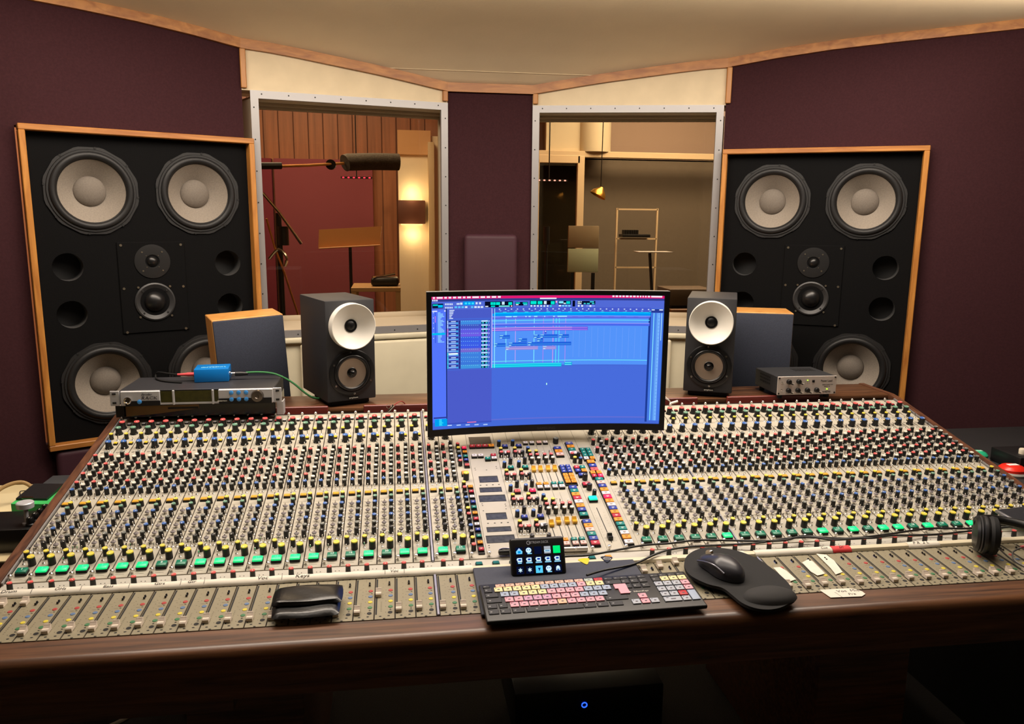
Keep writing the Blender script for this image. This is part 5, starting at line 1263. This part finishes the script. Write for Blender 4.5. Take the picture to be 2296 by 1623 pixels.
m = MB(); m.box((0, 0, .029), (.200, .130, .058), PED, .003, 2); part('case', m, pe)
m = MB(); m.lathe([(.010, .058), (.010, .062), (.005, .064), (.005, .098), (.0190, .100), (.0195, .112), (.0175, .114), (0, .1145)], mat('switch_silver', (206, 206, 212), .35, .3), 24, Matrix.Translation((.070, -.030, 0)), False); part('foot_switch', m, pe)
for y in (-.040, -.012, .016, .044):
    m = MB(); m.lathe([(.0105, .058), (.0105, .062), (.0085, .064), (.0078, .076), (.006, .0785), (0, .079)], BLK, 18, Matrix.Translation((.082, y, 0)), False); m.box((.082, y - .004, .0792), (.0012, .006, .0006), LINE); part('knob', m, pe)
m = MB(); m.lathe([(.0065, .058), (.0065, .063), (.003, .064), (.003, .070), (.0055, .073), (.0058, .078), (.003, .082), (0, .083)], CHROME, 16, Matrix.Translation((-.02, -.045, 0)), False); part('toggle_switch', m, pe)
PGN = mat('pedal_green', (70, 196, 104), .4)
pg = thing('effects_pedal', 'green effects pedal with a black treadle between black pedal and grey box', 'pedal', (-.935, 2.140, .751), (0, 0, R_(-8)))
m = MB(); m.prism([(-.055, 0), (-.055, .060), (.055, .074), (.055, 0)], -.052, .052, PGN, 'X'); part('case', m, pg)
m = MB(); m.prism([(-.036, .0626), (-.036, .068), (.046, .080), (.046, .0732)], -.050, .030, mat('treadle_black', (34, 34, 36), .28), 'X'); m.cyl((-.018, -.036, .070), .004, .030, CHROME, 10, 'X'); part('treadle', m, pg)
gb = thing('audio_box', 'flat grey electronics box with an olive front at the side table back', 'audio box', (-.945, 2.345, .751))
m = MB(); m.box((0, 0, .017), (.148, .118, .033), mat('box_grey', (64, 66, 70), .6), .003, 2); part('case', m, gb)
m = MB(); m.box((0, -.060, .016), (.142, .003, .027), mat('front_olive', (92, 84, 58), .5)); m.box((-.036, -.062, .020), (.034, .001, .011), BLKM); part('front_panel', m, gb)
TANB = mat('headband_tan', (160, 128, 80), .6)
hd = thing('headphones', 'tan banded headphones lying on the side table by the picture edge', 'headphones', (-1.09, 2.22, .752))
m = MB(); m.tube([(-.02, -.02, .02), (.005, .02, .052), (.045, .045, .060), (.08, .038, .042), (.105, .015, .012)], .0055, TANB, 10); part('headband', m, hd)
m = MB(); m.lathe([(0, -.012), (.028, -.010), (.034, 0), (.030, .010), (0, .012)], mat('cup_olive', (70, 60, 36), .5), 28, Matrix.Translation((-.028, -.02, .036)) @ TX, False); part('ear_cup', m, hd)
m = MB(); m.lathe([(0, -.008), (.020, -.007), (.026, 0), (.022, .007), (0, .008)], MATS['cup_olive'], 28, Matrix.Translation((.108, .01, .0085)), False); part('ear_cup', m, hd)
m = MB(); m.tube([(-.105, 2.10, .755 - .751), (-1.035 + .93, 2.114, .006), (-.10, 2.16, .004), (-.085, 2.172, .004), (-.07, 2.19, .004), (-.10, 2.255, .004), (-.125, 2.31, .005), (-.14, 2.345, .006), (-.12, 2.345, .006), (-.095, 2.32, .005), (-.07, 2.30, .005)], .0014, CBL, 6)
solo('thin_cable', m, 'thin black wire looping over the cream paper on the side table', 'cable', (-.945, 0, .7525))

# ------------------------------------------------------------------ right side desk
DSK = mat('desk_black', (30, 29, 31), .6)
de = thing('side_desk', 'black side desk standing right of the console', 'desk', (2.02, 2.02, 0))
m = MB(); m.box((0, -.02, .805), (.56, .96, .03), DSK, .004); part('desktop', m, de)
for sx in (-1, 1): m = MB(); m.box((sx * .26, -.02, .395), (.03, .90, .79), DSK); part('side_panel', m, de)
def puck(mt, pale, label, loc, r):
    t = thing('push_puck', label, 'button', loc)
    m = MB(); m.lathe([(r * 1.16, 0), (r * 1.18, .006), (r * 1.02, .011)], mat('puck_clear', (150, 146, 140), .25), 32); part('base', m, t)
    m = MB(); m.lathe([(r, .010), (r * .99, .018), (r * .80, .025), (r * .45, .0285), (0, .0295)], mt, 32, None, False); m.box((0, 0, .0292), (r * .9, r * .42, .0012), pale, .0005, 1); part('dome', m, t)
puck(mat('puck_red', (226, 44, 30), .3), mat('puck_white', (240, 226, 222), .5), 'red domed push button with white lettering patch on the side desk', (1.782, 1.985, .8205), .036)
puck(mat('puck_teal', (40, 176, 130), .3), mat('puck_mint', (150, 220, 190), .5), 'teal domed push button on the side desk behind the red one', (1.782, 2.125, .8205), .028)
dv = thing('audio_box', 'black box with a white knob at the right edge on the side desk', 'audio box', (1.93, 2.06, .8205))
m = MB(); m.box((0, 0, .022), (.22, .12, .042), mat('device_black', (20, 20, 21), .4), .003); m.cyl((-.095, -.061, .024), .004, .002, CHROME, 10, 'Y'); part('case', m, dv)
m = MB(); m.lathe([(.011, .043), (.011, .056), (.009, .059), (0, .059)], mat('knob_bone', (218, 206, 184), .5), 20, Matrix.Translation((-.07, -.02, 0)), False); part('knob', m, dv)

# ------------------------------------------------------------------ under the console
pu = thing('audio_box', 'black box with a glowing blue power ring under the console', 'audio box', (.535, 2.16, .06))
m = MB(); m.box((0, 0, .075), (.44, .30, .15), mat('under_black', (8, 8, 9), .4), .004); m.add(text_mesh('NUFORM', .014, mat('print_amber', (60, 40, 18), .6), 'CENTER'), Matrix.Translation((-.016, -.1515, .130)) @ FRONT) if False else None; part('case', m, pu)
for sx in (-1, 1): m = MB(); m.box((sx * .18, 0, -.03), (.04, .28, .06), BLKM); part('foot', m, pu)
m = MB(); m.tube([(.0075 * math.cos(2 * PI * k / 20), -.1515, .0075 * math.sin(2 * PI * k / 20)) for k in range(21)], .0016, glow('led_blue', (30, 70, 255), 4), 6, 1); part('power_ring', m, pu, (-.018, 0, .103))
m = MB(); m.tube([(-.95, 2.28, .006), (-.88, 2.33, .006), (-.80, 2.41, .006), (-.72, 2.41, .006), (-.64, 2.33, .006), (-.52, 2.29, .006)], .007, mat('cable_white', (190, 182, 160), .6), 8)
solo('white_cable', m, 'white cable lying on the carpet under the console left end', 'cable')

# ------------------------------------------------------------------ rooms behind the windows
WPAN = mat('booth_wood', (150, 94, 60), .5, noise=.22, nscale=3, stretch=(16, 1, .6)); GROOVE = mat('groove_dark', (84, 46, 26), .8)
REDF = mat('booth_red', (130, 62, 68), .9, noise=.06, nscale=200)
m = MB(); m.box((-1.0, 6.12, 1.4), (2.72, .1, 2.8), WPAN)
for i in range(26): m.box((-2.3 + .105 * i, 6.068, 1.4), (.006, .006, 2.8), GROOVE)
struct('wall_booth', m, label='brown plank wall of the room behind the left window')
m = MB(); m.box((2.2, 6.12, 1.0), (3.7, .1, 2.0), mat('booth_brown', (112, 99, 82), .95, noise=.06, nscale=90)); m.box((2.2, 6.12, 2.4), (3.7, .1, .82), mat('booth_mauve', (164, 138, 118), .9)); struct('wall_room', m, label='brown and mauve wall of the room behind the right window')
m = MB(); m.box((.60, 5.1, 1.4), (.06, 1.94, 2.8), WPAN); struct('wall_partition', m, label='partition between the rooms behind the windows')
m = MB(); m.box((-1.9, 4.75, 1.4), (.08, 2.8, 2.8), WPAN); m.box((4.0, 4.9, 1.4), (.08, 2.6, 2.8), MATS['booth_brown']); struct('wall_booth_side', m, label='side walls of the rooms behind the windows')
m = MB(); m.box((.9, 4.9, 2.84), (6.2, 2.6, .08), mat('booth_ceiling', (150, 132, 112), .9)); struct('ceiling_booth', m, label='ceiling of the rooms behind the windows')
m = MB(); m.box((-.515, 6.035, 1.22), (.70, .06, 1.46), REDF, .006); solo('acoustic_panel', m, 'tall red fabric panel on the brown plank wall', 'panel')
m = MB(); m.box((-1.03, 6.035, 1.22), (.30, .06, 1.46), mat('booth_red_dark', (112, 36, 50), .9), .006); solo('acoustic_panel', m, 'darker red fabric panel partly hidden behind the microphone stand', 'panel')
PALE = mat('booth_pale', (226, 206, 170), .7)
m = MB(); m.box((.185, 6.03, 1.20), (.33, .05, 1.86), PALE, .004); solo('pale_board', m, 'pale upright board lit by a wall lamp behind the left window', 'board')
m = MB(); m.box((.26, 5.955, 1.18), (.045, .10, 1.80), mat('booth_post', (198, 170, 124), .6), .004); solo('door_post', m, 'light wooden post in front of the pale lit board', 'post')
lp = thing('wall_lamp', 'brown wall lamp glowing upward and downward on the pale board', 'lamp', (.115, 5.985, 1.50))
m = MB(); m.box((0, 0, .08), (.20, .08, .17), mat('lamp_brown', (96, 52, 32), .6), .004); part('shade', m, lp)
for z, e in ((.170, 1), (-.010, -1)):
    m = MB(); m.box((0, .0, z), (.16, .05, .004), glow('lamp_warm', (255, 214, 150), 5)); part('lamp_glow', m, lp)
m = MB(); m.box((.14, 5.99, 2.08), (.24, .03, .17), mat('booth_tan', (206, 156, 104), .7)); solo('tan_board', m, 'small tan board above the pale lit board', 'board')
# microphone on a boom
MET = mat('mic_metal', (40, 38, 36), .4, .5); BRS = mat('boom_brass', (214, 150, 84), .3, .8)
mk = thing('microphone_boom', 'long boom stand with brassy arm carrying a furry microphone windshield', 'microphone stand', (-.62, 4.4, 0))
m = MB(); m.cyl((0, 0, .78), .016, 1.56, MET, 12); m.cyl((.02, .0, 1.44), .030, .10, MET, 12); part('pole', m, mk)
m = MB(); m.tube([(-.06, .02, 1.80), (.15, .10, 1.815), (.34, .18, 1.835)], .0075, BRS, 8, 1); m.tube([(-.16, -.02, 1.80), (.02, .05, 1.808)], .018, MET, 8, 1); m.cyl((.27, .16, 1.825), .028, .03, MET, 14, 'Y'); part('boom_arm', m, mk)
m = MB(); m.tube([(.345, .18, 1.836), (.36, .19, 1.842), (.50, .22, 1.85), (.62, .25, 1.852), (.64, .255, 1.852)], .047, mat('windshield_grey', (76, 68, 58), 1.0, noise=.4, nscale=150, bump=1, bscale=150), 16, 1); part('windshield', m, mk)
m = MB(); m.tube([(-.06, -.10, 1.66), (.02, -.10, 1.56), (.12, -.06, 1.40)], .0075, CHROME, 8, 1); m.tube([(-.05, -.08, 1.53), (-.02, -.04, 1.38), (.02, -.02, 1.25), (.10, 0, .95)], .0055, BRS, 8, 1); m.tube([(-.05, -.05, 1.32), (0, -.05, 1.37), (.04, -.05, 1.33), (.03, -.05, 1.28)], .008, CHROME, 8); part('brace_arm', m, mk)
for a in (.5, 2.6, 4.7): m = MB(); m.tube([(0, 0, .12), (.30 * math.cos(a), .30 * math.sin(a), .012)], .010, MET, 8, 1); part('leg', m, mk)
# music stands
def music_stand(label, loc, mt, rz, w_=.40, h_=.115, top=None):
    t = thing('music_stand', label, 'music stand', loc, (0, 0, rz)); hz = top
    m = MB(); RT = Matrix.Translation((0, 0, hz)) @ Matrix.Rotation(R_(-3.5), 4, 'Y') @ Matrix.Translation((0, 0, -hz)); m.prism([(-w_ * .50, hz - h_ * .52), (w_ * .47, hz - h_ * .52), (w_ * .52, hz + h_ * .52), (-w_ * .46, hz + h_ * .52)], .013, .027, mt, 'Y', RT); m.box((0, -.004, hz - h_ * .5), (w_ * .96, .036, .008), mt, .002, 1, RT); part('desk', m, t)
    m = MB(); m.cyl((0, .045, hz / 2 + .02), .010, hz - .04, MET, 10); m.cyl((0, .035, hz - .02), .025, .03, MET, 14, 'Y'); part('pole', m, t)
    for a in (0, 2.1, 4.2): m = MB(); m.tube([(0, .045, .15), (.25 * math.cos(a), .045 + .25 * math.sin(a), .012)], .008, MET, 8, 1); part('leg', m, t)
music_stand('wooden music stand in front of the red fabric panel', (-.285, 4.95, 0), mat('stand_wood', (176, 120, 66), .5), R_(-3), .385, .11, 1.418)
ms_ = thing('music_stand', 'music stand holding a white sheet behind the right window', 'music stand', (1.46, 4.4, 0))
m = MB(); m.box((0, 0, 1.362), (.20, .12, .004), mat('sheet_white', (196, 186, 176), .8), 0, 1, Matrix.Translation((0, 0, 0))); part('sheet', m, ms_)
m = MB(); m.tube([(.02, 0, .02), (.015, 0, 1.0), (-.02, 0, 1.355)], .009, MET, 8, 1); part('pole', m, ms_)
for a in (0, 2.1, 4.2): m = MB(); m.tube([(.02, 0, .14), (.02 + .22 * math.cos(a), .22 * math.sin(a), .012)], .008, MET, 8, 1); part('leg', m, ms_)
# booth table with a black device
bt = thing('booth_table', 'small wooden table behind the left window, carrying a black device', 'table', (-.12, 4.72, 0))
TW = mat('booth_table_wood', (186, 146, 96), .5)
m = MB(); m.box((0, 0, 1.135), (.28, .32, .024), TW, .002, 1); part('tabletop', m, bt)
for sx in (-1, 1):
    for sy in (-1, 1): m = MB(); m.box((sx * .125, sy * .145, .561), (.028, .028, 1.122), TW); part('leg', m, bt)
m = MB(); m.box((0, 0, .026), (.16, .14, .046), MET, .015, 3); m.tube([(-.07, -.07, .056), (0, -.03, .060), (.06, -.02, .070)], .006, CHROME, 8); solo('desk_microphone', m, 'black device with a metal stalk on the small wooden table', 'audio device', (-.07, 4.70, 1.1475))
# right room: glazed door, boards, lamp, gear
dr = bpy.data.objects.new('door_1', None); COL.objects.link(dr); dr['kind'] = 'structure'; dr['label'] = 'glazed door with pale frame in the room behind the right window'; dr.location = (1.14, 5.6, 0)
FRM = mat('door_frame_pale', (214, 186, 144), .6)
m = MB(); m.box((.158, 0, .99), (.05, .05, 1.98), FRM, .003, 1); m.box((-.10, 0, 1.955), (.50, .05, .055), FRM, .003, 1); m.box((-.155, 0, 1.0), (.03, .05, 1.9), FRM, .003, 1); part('frame', m, dr)
m = MB(); m.box((.158, -.028, 1.27), (.010, .008, .07), BLKM); part('handle', m, dr)
m = MB(); m.box((-.01, .01, 1.0), (.29, .006, 1.86), glass('door_glass', (150, 146, 132))); part('pane', m, dr)
m = MB(); m.box((2.4, 5.85, 2.01), (3.0, .06, .045), FRM, .004, 1); struct('trim_99', m, label='pale rail along the wall behind the right window')
m = MB(); m.box((1.25, 5.9, 2.32), (.30, .05, .58), mat('column_cream', (214, 196, 160), .8)); m.cyl((1.47, 5.9, 2.32), .12, .58, MATS['column_cream'], 24); solo('cream_column', m, 'cream column above the door behind the right window', 'column')
m = MB(); m.box((1.19, 5.0, 1.28), (.20, .02, .15), mat('board_mint', (176, 184, 150), .6), .003); m.box((1.19, 5.0, 1.43), (.20, .02, .14), mat('board_beige', (150, 130, 98), .7), .003); m.box((1.12, 5.0, .6), (.02, .02, 1.2), MET); m.box((1.26, 5.0, .6), (.02, .02, 1.2), MET); m.box((1.19, 5.0, .01), (.24, .2, .02), MET); solo('display_board', m, 'pale green and beige board standing behind the glazed door', 'board')
pl = thing('pendant_lamp', 'brass pendant lamp hanging behind the right window', 'lamp', (1.275, 5.0, 1.69))
m = MB(); m.lathe([(.055, 0), (.045, .025), (.018, .05), (.012, .06), (0, .06)], mat('lamp_brass', (190, 136, 56), .3, .8), 24, Matrix.Rotation(.5, 4, 'Y'), False); part('shade', m, pl)
m = MB(); m.tube([(.02, 0, .055), (.03, 0, 1.10)], .003, MET, 6, 1); part('cord', m, pl)
wb = thing('metal_rack', 'tall thin pale rack frame standing in the room behind the right window', 'frame', (1.665, 5.4, 0))
m = MB()
for x in (-.145, .145): m.box((x, 0, .81), (.012, .012, 1.62), FRM)
for z in (1.612, 1.41, 1.21): m.box((0, 0, z), (.29, .012, .010), FRM)
part('rails', m, wb)
m = MB(); m.box((.0, -.02, 1.428), (.20, .10, .020), MET, .004)
for i in range(7): m.box((-.08 + .016 * i, -.02, 1.452), (.008, .05, .03), MET)
solo('keyboard_mixer', m, 'small black mixer on the pale frame crossbar', 'mixer', (1.645, 5.40, .004))
m = MB(); m.cyl((0, 0, .70), .009, 1.40, MET, 10); m.cyl((0, 0, .012), .09, .024, MET, 20); m.cyl((.0, 0, 1.44), .02, .11, MET, 12); solo('microphone_stand', m, 'slim black microphone stand behind the glazed door left pane', 'microphone stand', (.93, 4.9, 0))
m = MB(); m.box((0, 0, 0), (.28, .24, .10), mat('case_brown', (92, 74, 56), .6), .008); m.box((0, 0, -.57), (.24, .20, 1.04), MET); solo('gear_case', m, 'brown gear case at the lower right of the right window', 'case', (1.74, 4.6, 1.09))
m = MB(); m.box((0, 0, .52), (.20, .24, 1.04), MATS['mic_metal'], .02); solo('gear_cabinet', m, 'low black cabinet behind the right window next to the brown case', 'cabinet', (1.46, 4.95, 0))
LBX, LBZ = -.262, 1.805
for (xx, yy, zz, n, lab) in ((LBX, 5.6, LBZ, 6, 'row of red lights on a slim black bar behind the left window'), (1.02, 5.3, 1.795, 7, 'row of pale red lights on a slim black bar behind the right window')):
    t = thing('light_bar', lab, 'lights', (xx, yy, zz)); w_ = .022 * n * 1.6
    m = MB(); m.box((0, .012, 0), (w_, .012, .014), MET); part('bar', m, t)
    for k_ in range(n): m = MB(); m.ball((-w_ / 2 + w_ * (k_ + .5) / n, 0, 0), .006, glow('led_red_pale' if n == 7 else 'led_red', (255, 170, 160) if n == 7 else (255, 60, 90), 3), 8, (1.3, 1, .8)); part('light', m, t)
    m = MB(); m.cyl((0, .022, (2.80 - zz) / 2), .004, 2.80 - zz, MET, 8); part('hanger', m, t)
rl_ = thing('power_strip', 'brown strip with two red lights at the lower right of the right window', 'lights', (1.62, 4.02, 1.02))
m = MB(); m.box((0, 0, .03), (.36, .05, .05), mat('strip_brown', (126, 84, 52), .6), .003); m.box((0, .02, -.485), (.30, .04, .98), MET); part('body', m, rl_)
for x, c_ in ((-.02, (255, 70, 50)), (.02, (255, 70, 50))): m = MB(); m.ball((x, -.026, .045), .008, glow('led_orange', c_, 2), 10); part('light', m, rl_)
m = MB(); m.ball((.022, -.026, .024), .006, glow('led_yellow', (255, 200, 60), 2), 10); part('light', m, rl_)

GROUPS = {'wall_speaker': 'large speakers built into the plum walls', 'studio_monitor': 'pair of monitors beside the screen', 'bookshelf_speaker': 'pair of beech speakers behind the deck', 'speaker_stand': 'stands under the beech speakers',
          'masking_tape': 'tape labels on the console', 'coloured_tape': 'tape labels on the console', 'guitar_pick': 'guitar picks on the slate board', 'effects_pedal': 'pedals on the side table', 'black_cable': 'black cables across the console',
          'push_puck': 'domed push buttons on the side desk', 'jack_plug': 'small plugs by the console top edge', 'music_stand': 'music stands behind the windows', 'light_bar': 'bars of red lights behind the windows', 'acoustic_panel': 'red fabric panels behind the left window',
          'wall_cushion': 'padded panels on the walls', 'wall_bolster': 'padded strips under the windows'}
for o in list(scene.objects):
    if o.parent is None and o.get('category') and not o.get('group'):
        g_ = GROUPS.get(o.name.split('.')[0])
        if g_: o['group'] = g_

# ------------------------------------------------------------------ light
def area(name, loc, rot, sx, sy, pw, c):
    l = bpy.data.lights.new(name, 'AREA'); l.shape = 'RECTANGLE'; l.size = sx; l.size_y = sy; l.energy = pw; l.color = c
    o = bpy.data.objects.new(name, l); COL.objects.link(o); o.location = loc; o.rotation_euler = rot; return o
WARM = (1.0, .87, .74)
area('ceiling_light_front', (.40, 2.26, 2.235), (0, 0, 0), 2.9, .40, 54, WARM)
area('ceiling_light_mid', (.40, 1.55, 2.34), (0, 0, 0), 2.6, .4, 14, WARM)
area('ceiling_light_rear', (.40, .40, 2.38), (0, 0, 0), 2.8, .5, 27, WARM)
area('ceiling_fill', (.40, 2.32, 2.20), (R_(140), 0, 0), 3.6, .10, 10, WARM)  # added fill strip out of view, brightens the far part of the ceiling
area('booth_light_left', (-.7, 4.7, 2.78), (0, 0, 0), 1.2, 1.0, 68, (1.0, .82, .62))
area('booth_light_right', (1.9, 4.8, 2.78), (0, 0, 0), 1.2, 1.0, 100, (1.0, .84, .66))
def point(name, loc, pw, c, r=.03):
    l = bpy.data.lights.new(name, 'POINT'); l.energy = pw; l.color = c; l.shadow_soft_size = r
    o = bpy.data.objects.new(name, l); COL.objects.link(o); o.location = loc
point('lamp_up', (.115, 5.93, 1.72), 1.6, (1, .82, .55)); point('lamp_down', (.115, 5.93, 1.42), 1.6, (1, .82, .55))
cy = scene.cycles
cy.max_bounces = 8; cy.diffuse_bounces = 4; cy.glossy_bounces = 3; cy.transmission_bounces = 4; cy.transparent_max_bounces = 8
wd = bpy.data.worlds.new('world'); scene.world = wd; wd.use_nodes = True
wd.node_tree.nodes['Background'].inputs[0].default_value = (.30, .24, .18, 1); wd.node_tree.nodes['Background'].inputs[1].default_value = .02
scene.view_settings.view_transform = 'Standard'; scene.view_settings.look = 'None'; scene.view_settings.exposure = 0; scene.view_settings.gamma = 1
